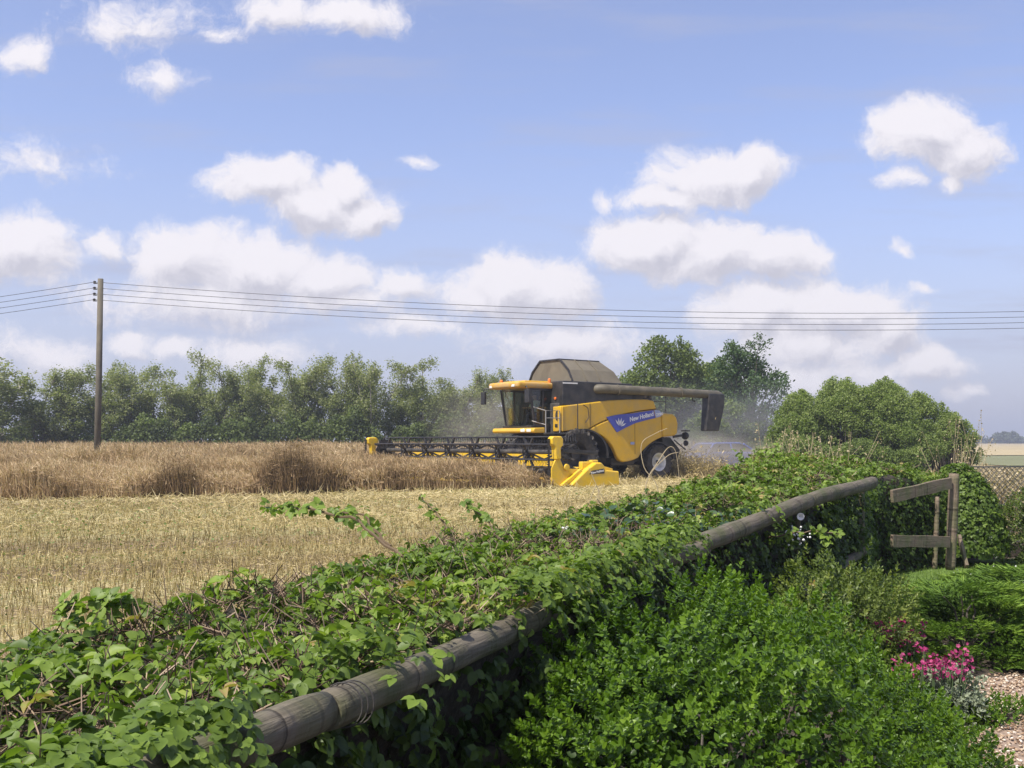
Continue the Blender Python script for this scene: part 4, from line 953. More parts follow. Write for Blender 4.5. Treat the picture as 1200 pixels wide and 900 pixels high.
def build_hedge():
    root = empty('bramble_hedge', (*rail_pt(np.array(8.)), FZ)); ox = np.array([*rail_pt(np.array(8.)), FZ])
    tag(root, 'long bramble and ivy hedge grown over the log rail along the field', 'hedge')
    # core
    ns, nt_ = 110, 12; S_, T_ = np.meshgrid(np.linspace(0, STOT, ns), np.linspace(.02, 1, nt_)); Pt = hedge_top(S_, T_); Pt[..., 2] -= .10
    # inner wall rows under the rail, outer wall rows
    inn = []
    for f in (0, .33, .66):
        q = Pt[0].copy(); q[:, 2] = -.02+(Pt[0, :, 2]-.05)*f; nr = rail_nrm(np.linspace(0, STOT, ns)); q[:, :2] += nr*(.16-.1*(1-f)+.04*noise(q[:, 0]*3, q[:, 1]*3+f*5, 1, 2)[:, None]); inn.append(q)
    out = []
    for f in (.6, 0):
        q = Pt[-1].copy(); q[:, 2] = f*Pt[-1, :, 2]; out.append(q)
    G = np.stack(inn+list(Pt)+out, 0); m = G.shape[0]; idx = np.arange(m*ns).reshape(m, ns)
    F = np.stack([idx[:-1, :-1], idx[:-1, 1:], idx[1:, 1:], idx[1:, :-1]], -1).reshape(-1, 4)
    npmesh('hedge_core', G.reshape(-1, 3)-ox, F, M_core, root)
    parts = []; ivy = []
    def put(n, s0, s1, t0, t1, size, att0, up=.35, dz=(-.09, .05), lst=None, tm=TRI, skipdark=True, dens=True):
        s = rng.uniform(s0, s1, n); t = rng.uniform(t0, t1, n)
        if dens:
            k = rng.random(n) < .62+.5*noise(s*1.6, t*2.5, 1.3, 11); s, t = s[k], t[k]
        n = len(s); P = hedge_top(s, t); P[:, 2] += rng.uniform(*dz, n)
        tilt = unit(np.concatenate([rng.normal(0, up, (n, 2)), np.ones((n, 1))], 1)+np.concatenate([rail_nrm(s)*((t > .85)*.9-(t < .06)*.9)[:, None], np.zeros((n, 1))], 1))
        V, F = scatter(tm, P-ox, frames(tilt, rng.uniform(0, 6.28, n)), size*rng.uniform(.55, 1.35, n))
        a = np.clip(att0+.16*noise(s*1.3, t*3, 1.5, 4)+rng.normal(0, .13, n)+(rng.random(n) < .03)*.5, 0, 1)
        (lst if lst is not None else parts).append((V, F, np.repeat(a, len(tm[0]))))
    for tm_, q_ in ((TRI, 1), (TRI2, 1)):
        put(4300, 1.0, 6.2, .0, 1.0, .036, .50, .55, tm=tm_, dz=(-.08, .05))
        put(600, 1.0, 6.0, .0, 1.0, .052, .62, .4, dz=(0, .06), tm=tm_)
        put(6500, 5.0, 10.5, .0, 1.0, .036, .54, .55, tm=tm_)
        put(9500, 10, STOT, .0, 1.0, .038, .52, .6, tm=tm_)
    put(1700, 6.8, 9.0, .0, .55, .065, .55, .5, lst=ivy, tm=LEAF)
    def over(n, s0, s1, size, dz0=0):                 # leaves flopping over the log
        s = rng.uniform(s0, s1, n); q = rng.uniform(-.19, .12, n); P = np.concatenate([rail_pt(s)+rail_nrm(s)*q[:, None], (rail_z(s)+.085-np.clip(-q-.11, 0, 1)*1.5+rng.uniform(-.03, .05, n)+dz0)[:, None]], 1)
        nn = unit(np.concatenate([-rail_nrm(s)*np.clip(-q*5+.2, 0, 1)[:, None], np.ones((n, 1))], 1)+rng.normal(0, .35, (n, 3)))
        V, F = scatter(TRI, P-ox, frames(nn, rng.uniform(0, 6.28, n)), size*rng.uniform(.6, 1.3, n)); parts.append((V, F, np.repeat(np.clip(.52+rng.normal(0, .16, n), 0, 1), len(TRI[0]))))
    over(1300, .8, 2.62, .036, .0); over(30, 3.2, 3.5, .04, .0); over(800, 4.35, 7.0, .036, .02); over(40, 8.6, 8.9, .036, .02)
    # inner dark face: leaves on the garden side, its shade put into their colour
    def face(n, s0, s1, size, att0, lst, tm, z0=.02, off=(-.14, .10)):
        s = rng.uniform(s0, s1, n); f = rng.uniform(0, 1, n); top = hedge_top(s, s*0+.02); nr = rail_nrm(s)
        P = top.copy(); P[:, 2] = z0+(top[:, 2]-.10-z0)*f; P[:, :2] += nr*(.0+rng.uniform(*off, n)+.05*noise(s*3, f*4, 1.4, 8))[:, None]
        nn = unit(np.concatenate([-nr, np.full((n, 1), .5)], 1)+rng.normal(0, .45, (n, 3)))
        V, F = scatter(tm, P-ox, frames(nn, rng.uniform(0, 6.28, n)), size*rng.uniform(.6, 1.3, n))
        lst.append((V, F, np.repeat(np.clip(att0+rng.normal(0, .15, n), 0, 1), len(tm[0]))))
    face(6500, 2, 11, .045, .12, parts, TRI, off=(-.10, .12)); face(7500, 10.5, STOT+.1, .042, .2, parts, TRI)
    # the hedge's outer (field) face
    s = rng.uniform(1, STOT, 7000); f = rng.random(7000); top = hedge_top(s, s*0+1.0); nr = rail_nrm(s); P = top.copy(); P[:, 2] = FZ+(top[:, 2]-FZ)*f; P[:, :2] += nr*rng.uniform(0, .16, 7000)[:, None]
    V, F = scatter(TRI, P-ox, frames(unit(np.concatenate([nr, np.full((7000, 1), .6)], 1)+rng.normal(0, .4, (7000, 3))), rng.uniform(0, 6.28, 7000)), .05*rng.uniform(.6, 1.3, 7000))
    parts.append((V, F, np.repeat(np.clip(.5+rng.normal(0, .15, 7000), 0, 1), len(TRI[0]))))
    # far end closing bush (rounds off at the right, past the post)
    n = 7000; c = np.array((6.2, 14.3, .15)); dv = unit(rng.normal(0, 1, (n, 3))); dv[:, 2] = np.abs(dv[:, 2]); P = c+dv*np.array((.62, .6, 1.2))*rng.uniform(.82, 1.04, (n, 1))
    V, F = scatter(TRI, P-ox, frames(unit(dv+rng.normal(0, .4, dv.shape)), rng.uniform(0, 6.28, n)), .045*rng.uniform(.6, 1.3, n)); parts.append((V, F, np.repeat(np.clip(.42+rng.normal(0, .16, n), 0, 1), len(TRI[0]))))
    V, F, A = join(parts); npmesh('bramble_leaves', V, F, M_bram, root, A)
    V, F, A = join(ivy); npmesh('ivy_leaves', V, F, M_bramd, root, A)
    # dead cut twigs poking through
    n = 15000; s = np.concatenate([rng.uniform(1, 7, n*2//3), rng.uniform(7, STOT, n-n*2//3)]); t = rng.uniform(.05, 1, n); k = (noise(s*1.7, t*3, 1.4, 21) > -.1) | (rng.random(n) < .3); s, t = s[k], t[k]; n = len(s)
    P = hedge_top(s, t); P[:, 2] -= .02; zd = unit(np.stack([rng.normal(0, .9, n), rng.normal(0, .9, n), rng.uniform(.15, 1, n)], 1)); L_ = rng.uniform(.04, .14, n)
    V, F = scatter((np.array([(-.03,0,0),(.03,0,0),(.02,.05,1),(-.02,.05,1),(0,.05,0),(0,.08,1)]), np.array([(0,1,2),(0,2,3),(1,4,5),(1,5,2)])), P-ox, frames(zd, rng.uniform(0, 6.28, n)), np.stack([L_*0+.075, L_*0+.075, L_], 1))
    npmesh('dead_twigs', V, F, M_twig, root, np.repeat(rng.random(n), 6))
    # arching bramble shoots with leaves
    shoots = [[(470, 655, 5.2), (420, 612, 5.4), (360, 596, 5.6), (338, 594, 5.7), (315, 596, 5.8)],
              [(455, 640, 5.6), (425, 602, 5.8), (385, 598, 5.9)],
              [(545, 655, 6.6), (520, 612, 6.9), (492, 580, 7.1)],
              [(120, 775, 3.5), (128, 730, 3.5), (118, 700, 3.55), (160, 705, 3.6)], [(240, 740, 3.9), (226, 712, 4.0), (180, 716, 4.1)],
              [(60, 720, 3.7), (92, 708, 3.75), (135, 722, 3.7)],
              [(590, 655, 7.2), (572, 612, 7.4), (548, 590, 7.5)], [(866, 566, 11.5), (868, 545, 11.6), (868, 526, 11.7)], [(905, 560, 11.8), (906, 540, 11.9), (907, 522, 12)],
              [(868, 640, 8.3), (905, 628, 8.0), (950, 622, 7.8), (985, 626, 7.7)]]
    lv = []
    for sh in shoots:
        st = MB()
        pts = [np.array(at(*q)) for q in sh]; pp = []
        for i in range(len(pts)-1):
            for j in range(6): pp.append(pts[i]+(pts[i+1]-pts[i])*j/6+rng.normal(0, .006, 3))
        pp.append(pts[-1]); m = len(pp); st.tube([p-ox for p in pp], [.009*(1-.6*i/m) for i in range(m)], 5); st.build('shoot', M_shoot, root)
        k = np.array(pp)[m//5:]; k = np.repeat(k, 2, 0)+rng.normal(0, .02, (2*len(k), 3))
        V, F = scatter(TRI, k-ox, frames(unit(rng.normal(0, .5, k.shape)+np.array([[0, -.5, .8]])), rng.uniform(0, 6.28, len(k))), .052*rng.uniform(.5, 1.2, len(k))); lv.append((V, F, np.repeat(rng.uniform(.4, .85, len(k)), len(TRI[0]))))
    V, F, A = join(lv); npmesh('shoot_leaves', V, F, M_bram, root, A)
build_hedge()

# ================================================================ LOG RAIL FENCE
def wood_material(name, c0, c1, moss, ring=22):
    m, t, p = newmat(name); L = t.links.new
    tc = N(t, 'ShaderNodeTexCoord'); mp = N(t, 'ShaderNodeMapping'); mp.inputs['Scale'].default_value = (1.6, 22, 22); L(tc.outputs['Object'], mp.inputs['Vector'])
    n1 = N(t, 'ShaderNodeTexNoise', inp={'Scale': 2.5, 'Detail': 6, 'Roughness': .6, 'Distortion': .6}); L(mp.outputs[0], n1.inputs['Vector'])
    r1 = ramp(t, [(.3, c0), (.7, c1)]); L(n1.outputs['Fac'], r1.inputs[0])
    n2 = N(t, 'ShaderNodeTexNoise', inp={'Scale': 5, 'Detail': 5}); L(tc.outputs['Object'], n2.inputs['Vector'])
    mr = N(t, 'ShaderNodeMapRange'); L(n2.outputs['Fac'], mr.inputs[0]); mr.inputs['From Min'].default_value = .42; mr.inputs['From Max'].default_value = .68; mr.inputs['To Max'].default_value = .75
    mx = N(t, 'ShaderNodeMix', data_type='RGBA'); L(mr.outputs[0], mx.inputs['Factor']); L(r1.outputs[0], mx.inputs['A']); mx.inputs['B'].default_value = (*moss, 1)
    # dark scars across the grain
    mp2 = N(t, 'ShaderNodeMapping'); mp2.inputs['Scale'].default_value = (7, 1.2, 1.2); L(tc.outputs['Object'], mp2.inputs['Vector'])
    n3 = N(t, 'ShaderNodeTexNoise', inp={'Scale': 2, 'Detail': 3, 'Distortion': 1.2}); L(mp2.outputs[0], n3.inputs['Vector'])
    r3 = ramp(t, [(.34, (.35, .33, .3)), (.44, (1, 1, 1))]); L(n3.outputs['Fac'], r3.inputs[0])
    mu = N(t, 'ShaderNodeMix', data_type='RGBA', blend_type='MULTIPLY', inp={'Factor': 1.0}); L(mx.outputs['Result'], mu.inputs['A']); L(r3.outputs[0], mu.inputs['B'])
    L(mu.outputs['Result'], p.inputs['Base Color']); p.inputs['Roughness'].default_value = .85
    b = N(t, 'ShaderNodeBump', inp={'Strength': .7, 'Distance': .012}); L(n1.outputs['Fac'], b.inputs['Height'])
    b2 = N(t, 'ShaderNodeBump', inp={'Strength': .6, 'Distance': .02}); L(n3.outputs['Fac'], b2.inputs['Height']); L(b.outputs[0], b2.inputs['Normal']); L(b2.outputs[0], p.inputs['Normal'])
    return m
M_log = wood_material('weathered log', (.07, .056, .036), (.185, .155, .11), (.065, .075, .022))
M_board = wood_material('weathered board', (.11, .078, .052), (.24, .18, .125), (.10, .11, .04))
def log(name, a, b, r, parent, m=None, seed=0):
    a = Vector(a); b = Vector(b); L_ = (b-a).length; n = max(6, int(L_/.06)); q = np.random.default_rng(seed)
    ph = q.uniform(0, 6.28, 6)
    rf = lambda i, k: 1+.035*math.sin(i*.22+ph[0])+.03*math.sin(k*2*math.pi/20*2+ph[1]+i*.03)+.018*math.sin(i*.9+k*.9+ph[2])+(.05*math.exp(-((i % 19-9)/1.6)**2))
    d = MB(); d.tube([(L_*i/n, .012*math.sin(i*.15+ph[3]), .012*math.sin(i*.12+ph[4])) for i in range(n+1)], [r*(.93 if i in (0, n) else 1) for i in range(n+1)], 20, True, rf)
    o = d.build(name, m or M_log, parent); me = o.data
    for p in me.polygons: p.use_smooth = len(p.vertices) == 4
    o.matrix_basis = Matrix.Translation(a) @ (b-a).to_track_quat('X', 'Z').to_matrix().to_4x4()
    return o
def build_rails():
    root = empty('log_rail_fence', (-.52, 2.4, 0)); tag(root, 'round weathered log rail fence half buried in the bramble hedge', 'fence'); O_ = Vector((-.52, 2.4, 0))
    A = at(118, 948, 1.78); B = at(382, 833, 2.42); C_ = at(596, 742, 3.75); D = at(655, 712, 4.5)
    P = lambda v: Vector(v)-O_
    log('rail', P(A), P(B), .049, root, seed=1); log('rail', P(B)+Vector((.0, .0, .004)), P(D), .048, root, seed=2)
    E_ = at(668, 697, 4.7); G = at(826, 640, 6.6)
    log('rail', P(E_), P(G), .05, root, seed=3)
    H = at(948, 588, 8.7); log('rail', P(at(820, 636, 6.5)), P(H), .060, root, seed=4)
    log('rail', P(H)+Vector((0, 0, .0)), P(at(1024, 564, 10.6)), .062, root, seed=5)
    # lower rail in the dark
    log('rail', P(at(874, 736, 7.5)), P(at(1010, 646, 10.35)), .045, root, seed=6)
    log('rail', P(at(500, 930, 3.4)), P(at(760, 790, 5.6)), .045, root, seed=7)
    for q, s in ((D, 9), (G, 10), (H, 11), (at(1020, 566, 10.5), 12)): log('post', P((q.x-.08, q.y+.12, -.1)), P((q.x-.08, q.y+.12, q.z-.04)), .045, root, seed=s)
    w = MB()
    for k in range(3): c = P(B)+Vector((.03+.012*k, .05+.012*k, 0)); ax = (P(D)-P(B)).normalized(); x = ax.cross(Vector((0, 0, 1))).normalized(); y = x.cross(ax); w.tube([c+x*math.cos(t)*.052+y*math.sin(t)*.052 for t in np.linspace(0, 6.283, 25)], .002, 4)
    w.build('binding_wire', M_dark, root)
build_rails()
def build_board_fence():
    root = empty('board_fence', (5.58, 13, 0)); O_ = Vector((5.58, 13, 0)); tag(root, 'short two board wooden fence with one round post beside the hedge', 'fence')
    P = lambda v: Vector(v)-O_
    log('post', P(at(1113, 668, 12.9)), P(at(1118, 555, 12.9)), .060, root, M_board, 21)
    log('post', P(at(1095, 668, 13.75)), P(at(1097, 582, 13.75)), .034, root, M_board, 22)
    def board(a, b, h, th, s):
        a = P(a); b = P(b); L_ = (b-a).length; m = MB(); n = 10
        for i in range(n): pass
        q = [(L_*i/n, h/2+.004*math.sin(i+s)) for i in range(n+1)]+[(L_*i/n, -h/2+.004*math.cos(i*1.3+s)) for i in range(n, -1, -1)]
        m.prism(q, -th/2, th/2); o = m.build('board', M_board, root, .004, 1)
        o.matrix_basis = Matrix.Translation(a) @ (b-a).to_track_quat('X', 'Z').to_matrix().to_4x4()
    board(at(1045, 582, 12.0), at(1114, 566, 12.83), .145, .04, 1); board(at(1045, 634, 12.0), at(1112, 635, 12.83), .14, .04, 2)
    board(at(1124, 628, 13.3), at(1133, 664, 13.0), .07, .04, 3)
build_board_fence()
def build_chain_fence():
    Mw = mat('dark fence wire', (.09, .09, .08), .6)
    root = empty('wire_mesh_fence', (8.2, 15.3, FZ)); tag(root, 'dark diamond wire mesh fence at the right edge of the garden', 'fence')
    a = Vector((6.3, 15.1)); b = Vector((13.5, 16.2)); L_ = (b-a).length; d = (b-a)/L_; h = 1.12
    m = MB(); st = .085
    def pt(s, z): p = a+d*s; return (p.x-8.2, p.y-15.3, z)
    k = -int(h/st)
    while k*st < L_:
        for sg in (1, -1):
            s0 = k*st; s1 = s0+h
            z0, z1 = (0, h) if sg > 0 else (h, 0)
            c0 = max(0, s0); c1 = min(L_, s1)
            if c1 > c0: m.bar(pt(c0, z0+(z1-z0)*(c0-s0)/h), pt(c1, z0+(z1-z0)*(c1-s0)/h), .007)
        k += 1
    m.build('mesh', Mw, root)
    t = MB()
    for z in (h, h*.5, .02): t.bar(pt(0, z), pt(L_, z), .012, .02)
    t.build('strand', Mw, root)
    for s in (0.4, 3.3, 6.2): q = pt(s, 0); MB().tube([(q[0], q[1]+.03, -.3), (q[0], q[1]+.03, h+.06)], .022, 8).build('post', Mw, root)
build_chain_fence()

# ================================================================ GARDEN PLANTS
def mounds(ms, x, y, pw=2.6):
    z = np.zeros_like(x)
    for (cx, cy, rx_, ry_, h) in ms:
        q = ((x-cx)/rx_)**2+((y-cy)/ry_)**2; z = np.maximum(z, h*np.clip(1-q**(pw/2), 0, 1)**.5)
    return z
def mound_plant(name, ms, n, tm, size, lm, label, cat, att=.5, depth=.12, outward=.8, seed=3, bump_=.06, bf=3.0, up=.6, zmin=.0, corecol=None, align='z', nse=.55, group=None):
    r = np.random.default_rng(seed); cx = np.mean([m[0] for m in ms]); cy = np.mean([m[1] for m in ms]); root = empty(name, (cx, cy, 0)); ox = np.array((cx, cy, 0))
    def Hf(x, y): 
        z = mounds(ms, x, y); return np.where(z > 0, z*(1+bump_*noise(x*bf, y*bf, 1.2, seed)/max(.2, 1)), 0)
    P = []
    # sample the shells of the mounds in 3d
    area = np.array([m[2]*m[3]+m[4]*(m[2]+m[3]) for m in ms]); cnt = (n*area/area.sum()).astype(int)
    for (mx, my, rx_, ry_, h), c in zip(ms, cnt):
        d = unit(r.normal(0, 1, (c, 3))); d[:, 2] = np.abs(d[:, 2]); e = np.sign(d)*np.abs(d)**.78; e = e/np.maximum((np.abs(e)**2.6).sum(1, keepdims=True)**(1/2.6), 1e-6)
        q = np.array((mx, my, 0))+e*np.array((rx_, ry_, h))*(1+bump_*noise(e[:, 0]*bf*1.5+mx, e[:, 1]*bf*1.5+e[:, 2]*bf, 1.2, seed))[:, None]
        nrm = unit(e/np.array((rx_, ry_, h)))
        ins = np.zeros(c, bool)
        for (m2x, m2y, r2x, r2y, h2) in ms:
            if (m2x, m2y) != (mx, my): ins |= (np.abs((q-np.array((m2x, m2y, 0)))/np.array((r2x, r2y, h2)))**2.6).sum(1) < .80
        P.append(np.concatenate([q, nrm], 1)[~ins])
    Q = np.concatenate(P); P, nr = Q[:, :3], Q[:, 3:]; m = len(P)
    P = P-nr*r.uniform(0, depth, m)[:, None]; P[:, 2] = np.maximum(P[:, 2], zmin)
    clump = noise(P[:, 0]*7, P[:, 1]*7+P[:, 2]*7, 1.2, seed+5)
    k = r.random(m) < np.clip(.78+nse*clump, 0, 1); P, nr, clump = P[k], nr[k], clump[k]; m = len(P); P = P+nr*(clump*.035)[:, None]
    dirn = unit(nr*outward+np.array([[0, 0, up]])+r.normal(0, .32, (m, 3)))
    if align == 'z': M = frames(dirn, r.uniform(0, 6.28, m))
    else:                                             # spray lies outward: its y axis runs outward, z up
        y = unit(np.stack([nr[:, 0]+r.normal(0, .45, m), nr[:, 1]+r.normal(0, .45, m), r.uniform(-.05, .4, m)], 1)); z = unit(np.array([[0, 0, 1.]])+nr*.6+r.normal(0, .2, (m, 3))); x = unit(np.cross(y, z)); z = np.cross(x, y); M = np.stack([x, y, z], 2)
    V, F = scatter(tm, P-ox, M, size*r.uniform(.6, 1.3, m))
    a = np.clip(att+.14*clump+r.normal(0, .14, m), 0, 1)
    npmesh('foliage', V, F, lm, root, np.repeat(a, len(tm[0])))
    # woody inside
    b = MB()
    for (mx, my, rx_, ry_, h) in ms:
        for j in range(14):
            t = r.uniform(0, 6.28); f = r.uniform(.3, .8); b.tube([(mx-cx+.05*math.cos(t), my-cy+.05*math.sin(t), 0), (mx-cx+rx_*f*.4*math.cos(t), my-cy+ry_*f*.4*math.sin(t), h*.4), (mx-cx+rx_*f*.7*math.cos(t), my-cy+ry_*f*.7*math.sin(t), h*.62*(1-f*.3))], [.010, .006, .003], 5)
    b.build('stems', M_bark, root)
    # dense inner foliage, coloured darker to paint in the shade of the gaps
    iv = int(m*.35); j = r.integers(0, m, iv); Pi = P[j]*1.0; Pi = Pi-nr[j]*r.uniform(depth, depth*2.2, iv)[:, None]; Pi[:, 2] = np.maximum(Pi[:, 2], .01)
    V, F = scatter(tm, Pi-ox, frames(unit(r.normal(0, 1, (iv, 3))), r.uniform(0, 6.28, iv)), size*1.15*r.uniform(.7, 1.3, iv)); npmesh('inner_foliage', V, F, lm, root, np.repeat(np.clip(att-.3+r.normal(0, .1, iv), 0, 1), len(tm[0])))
    tag(root, label, cat, group); return root
M_ever = leafmat('glossy evergreen leaves', [(0, (.025, .055, .006)), (.5, (.078, .148, .010)), (.85, (.14, .23, .018)), (1, (.19, .29, .03))], .42, .28, .3)
M_spir = leafmat('yellow green leaves', [(0, (.05, .075, .015)), (.5, (.11, .155, .025)), (.9, (.20, .24, .045)), (1, (.30, .14, .05))], .5, .3, .4)
M_jun = leafmat('juniper needles', [(0, (.03, .065, .010)), (.5, (.10, .18, .02)), (1, (.20, .30, .035))], .65, .2, .3)
M_silver = leafmat('silver leaves', [(0, (.12, .15, .09)), (1, (.32, .36, .24))], .8, .15)
M_pink = leafmat('magenta petals', [(0, (.14, .01, .05)), (.6, (.34, .02, .12)), (1, (.50, .09, .22))], .6, .3)
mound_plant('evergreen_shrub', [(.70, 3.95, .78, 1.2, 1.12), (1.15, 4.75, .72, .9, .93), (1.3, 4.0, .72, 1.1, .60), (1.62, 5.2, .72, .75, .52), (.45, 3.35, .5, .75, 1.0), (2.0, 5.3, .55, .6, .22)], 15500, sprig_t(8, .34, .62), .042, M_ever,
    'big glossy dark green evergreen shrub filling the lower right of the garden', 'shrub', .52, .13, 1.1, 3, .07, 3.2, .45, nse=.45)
mound_plant('golden_shrub', [(2.22, 7.2, .48, .6, .86), (2.5, 7.75, .36, .4, .66)], 2400, sprig_t(8, .24, .5), .075, M_spir, 'loose yellow green shrub with reddish tips before the dark hedge face', 'shrub', .5, .12, .9, 5, .12, 4)
def juniper():
    r = np.random.default_rng(66); c0 = np.array((4.7, 8.8, 0)); root = empty('juniper', tuple(c0)); tag(root, 'low spreading juniper with feathery layered sprays beside the gravel', 'shrub')
    P = []; D = []; A = []; st = MB()
    for (mx, my, rx_, ry_, h, nb) in ((3.66, 8.40, .88, 1.0, .50, 105), (4.7, 8.85, 1.25, 1.4, .54, 150), (5.95, 9.0, 1.4, 1.4, .54, 95)):
        for k in range(nb):
            a = r.uniform(0, 6.283); e = r.random()**1.5; reach = math.sqrt(max(0, 1-e**2.2)); q = r.uniform(.75, 1.05)
            end = np.array((mx+rx_*reach*q*math.cos(a), my+ry_*reach*q*math.sin(a), .05+h*e*1.0)); base = np.array((mx+rx_*reach*.25*math.cos(a), my+ry_*reach*.25*math.sin(a), .02+h*e*.65))
            ax = end-base; L_ = np.linalg.norm(ax); a2 = a+r.normal(0, .25) if reach > .3 else r.uniform(0, 6.28); out = np.array((math.cos(a2), math.sin(a2), 0)); sd_ = np.array((-math.sin(a2), math.cos(a2), 0))
            m = 120; t = r.random(m)**.7; w = r.uniform(-1, 1, m)*.17*(1.15-t); b0 = end-out*.42+np.array((0, 0, -.05))
            p = b0+out*(t*.46)[:, None]+sd_*w[:, None]; p[:, 2] += .07*np.sin(t*2.4)-.25*np.abs(w)+r.normal(0, .010, m); p[:, 2] = np.maximum(p[:, 2], .02)
            P.append(p); D.append(unit(out*1.0+sd_*(np.sign(w)*.5)[:, None]+np.array((0, 0, .25))+r.normal(0, .18, (m, 3)))); A.append(np.clip(.28+.45*t+r.normal(0, .12, m)+r.normal(0, .08), 0, 1))
            if k % 4 == 0: st.tube([(mx-c0[0], my-c0[1], 0), tuple(base-c0), tuple(b0+out*.1-c0)], [.012, .008, .004], 5)
    P = np.concatenate(P); D = np.concatenate(D); A = np.concatenate(A); m = len(P)
    ps = []
    for i in range(7):
        sg = -1 if i % 2 else 1; ps.append(((DIAM[0]*np.array((.35, 1, 1)), DIAM[1]), ry(0)@rz(sg*-.65)@rx(1.2), (0, 0, .12+i*.13), .34))
    ps.append(((DIAM[0]*np.array((.3, 1, 1)), DIAM[1]), rx(1.57), (0, 0, .2), .95)); tm = combine_t(ps)
    V, F = scatter(tm, P-c0, frames(D, r.uniform(0, 6.28, m)), .075*r.uniform(.7, 1.3, m)); npmesh('foliage', V, F, M_jun, root, np.repeat(A, len(tm[0])))
    st.build('stems', M_bark, root)
juniper()
mound_plant('silver_plant', [(2.62, 6.35, .22, .22, .24)], 420, sprig_t(7, .3, .6), .06, M_silver, 'small silver leaved plant under the nearer magenta flowers', 'plant', .5, .05, .9, 8)
mound_plant('flowering_plant', [(2.55, 7.0, .25, .22, .30)], 420, sprig_t(7, .3, .6), .06, M_ever, 'low green plant under the farther magenta flowers', 'plant', .6, .05, .9, 9)
mound_plant('creeping_plant', [(2.95, 6.35, .42, .18, .10)], 500, sprig_t(7, .25, .6), .05, M_ever, 'small green plant creeping onto the gravel below the juniper', 'plant', .6, .04, .9, 10)
mound_plant('weedy_bush', [(7.35, 14.2, .5, .5, 1.0), (7.9, 13.4, .5, .6, .6)], 1500, sprig_t(8, .2, .5), .11, M_spir, 'rough green weeds at the right edge before the wire mesh fence', 'weeds', .35, .1, .9, 11)
petal = combine_t([(leaf_t(.5, .05, .1), rz(k*2*math.pi/5)@rx(.3), (0, 0, 0), 1) for k in range(5)])
def flowers(name, cx, cy, r_, h0, h1, n, label, seed):
    r = np.random.default_rng(seed); root = empty(name, (cx, cy, 0)); tag(root, label, 'flowers'); st = MB(); P = []
    for i in range(n):
        a = r.uniform(0, 6.28); q = r_*math.sqrt(r.random()); x, y = math.cos(a)*q, math.sin(a)*q*.8; h = r.uniform(h0, h1); st.tube([(x*.5, y*.5, 0), (x*.9, y*.9, h*.6), (x, y, h)], .0035, 4)
        m = 7; P = np.array([(x, y, h)])+r.normal(0, .02, (m, 3))
        V, F = scatter(petal, P, frames(unit(r.normal(0, .6, (m, 3))+np.array([[0, -.5, .8]])), r.uniform(0, 6.28, m)), .013*r.uniform(.7, 1.3, m)); npmesh('bloom', V, F, M_pink, root, np.repeat(r.random(m), len(petal[0])))
    st.build('stems', M_weed2, root)
M_weed2 = mat('green flower stem', (.07, .11, .04), .7)
flowers('magenta_flowers', 2.56, 6.95, .22, .34, .50, 40, 'bunch of magenta flowers nearest the juniper, behind the other bunch', 1)
flowers('magenta_flowers', 2.56, 6.30, .24, .24, .44, 46, 'bunch of magenta flowers standing over the silver leaves', 2)
def gravel():
    n = 15000; x = rng.uniform(1.8, 4.9, n); y = rng.uniform(4.2, 8.1, n); lim = np.interp(y, [4.6, 5.4, 6, 6.7, 7.35, 8.1], [1.7, 2.35, 2.5, 2.7, 3.1, 5.0]); k = (x > lim+rng.normal(0, .06, n)); x, y = x[k], y[k]; n = len(x)
    V, F = scatter(ico(), np.stack([x, y, .008+rng.uniform(0, .01, n)], 1), frames(unit(rng.normal(0, .25, (n, 3))+np.array([[0, 0, 1]])), rng.uniform(0, 6.28, n)), np.stack([rng.uniform(.012, .034, n), rng.uniform(.01, .026, n), rng.uniform(.008, .016, n)], 1))
    Mg = leafmat('pebbles', [(0, (.15, .085, .05)), (.4, (.34, .235, .145)), (.75, (.46, .36, .25)), (1, (.66, .61, .52))], .8, 0)
    o = npmesh('gravel_stones', V, F, Mg, None, np.repeat(rng.random(n), len(ico()[0]))); tag(o, 'buff and pink gravel stones of the garden path', 'gravel', kind='stuff')
gravel()
def grass():
    n = 60000; x = rng.uniform(3.2, 13, n); y = 8.9+(16-8.9)*rng.random(n); left = np.interp(y, [8.9, 12, 13, 14, 15.2], [3.0, 4.2, 4.5, 5.8, 8.0]); k = (x > left) & (x < y*.56+.6); x, y = x[k], y[k]; n = len(x)
    V, F = scatter(blade_t(.07, .3), np.stack([x, y, np.zeros(n)], 1), frames(unit(rng.normal(0, .35, (n, 3))*np.array([[1, 1, .2]])+np.array([[0, 0, 1]])), rng.uniform(0, 6.28, n)), rng.uniform(.025, .05, n))
    Mg = leafmat('lawn grass', [(0, (.07, .12, .016)), (.6, (.13, .21, .03)), (1, (.20, .28, .05))], .6, .3)
    a = np.clip(.5+.2*noise(x, y, 1.5, 3)+rng.normal(0, .2, n), 0, 1); o = npmesh('lawn_grass', V, F, Mg, None, np.repeat(a, 5)); tag(o, 'short mown green lawn grass behind the juniper', 'grass', kind='stuff')
    n = 260; x = rng.uniform(5.5, 8, n); y = rng.uniform(10, 13.5, n); V, F = scatter(ico(), np.stack([x, y, np.full(n, .07)], 1), frames(np.tile([[0, 0, 1.]], (n, 1)), x), np.full(n, .022)); o = npmesh('lawn_daisies', V, F, M_wht, None); tag(o, 'tiny white clover heads dotted over the lawn', 'clover', kind='stuff')
grass()
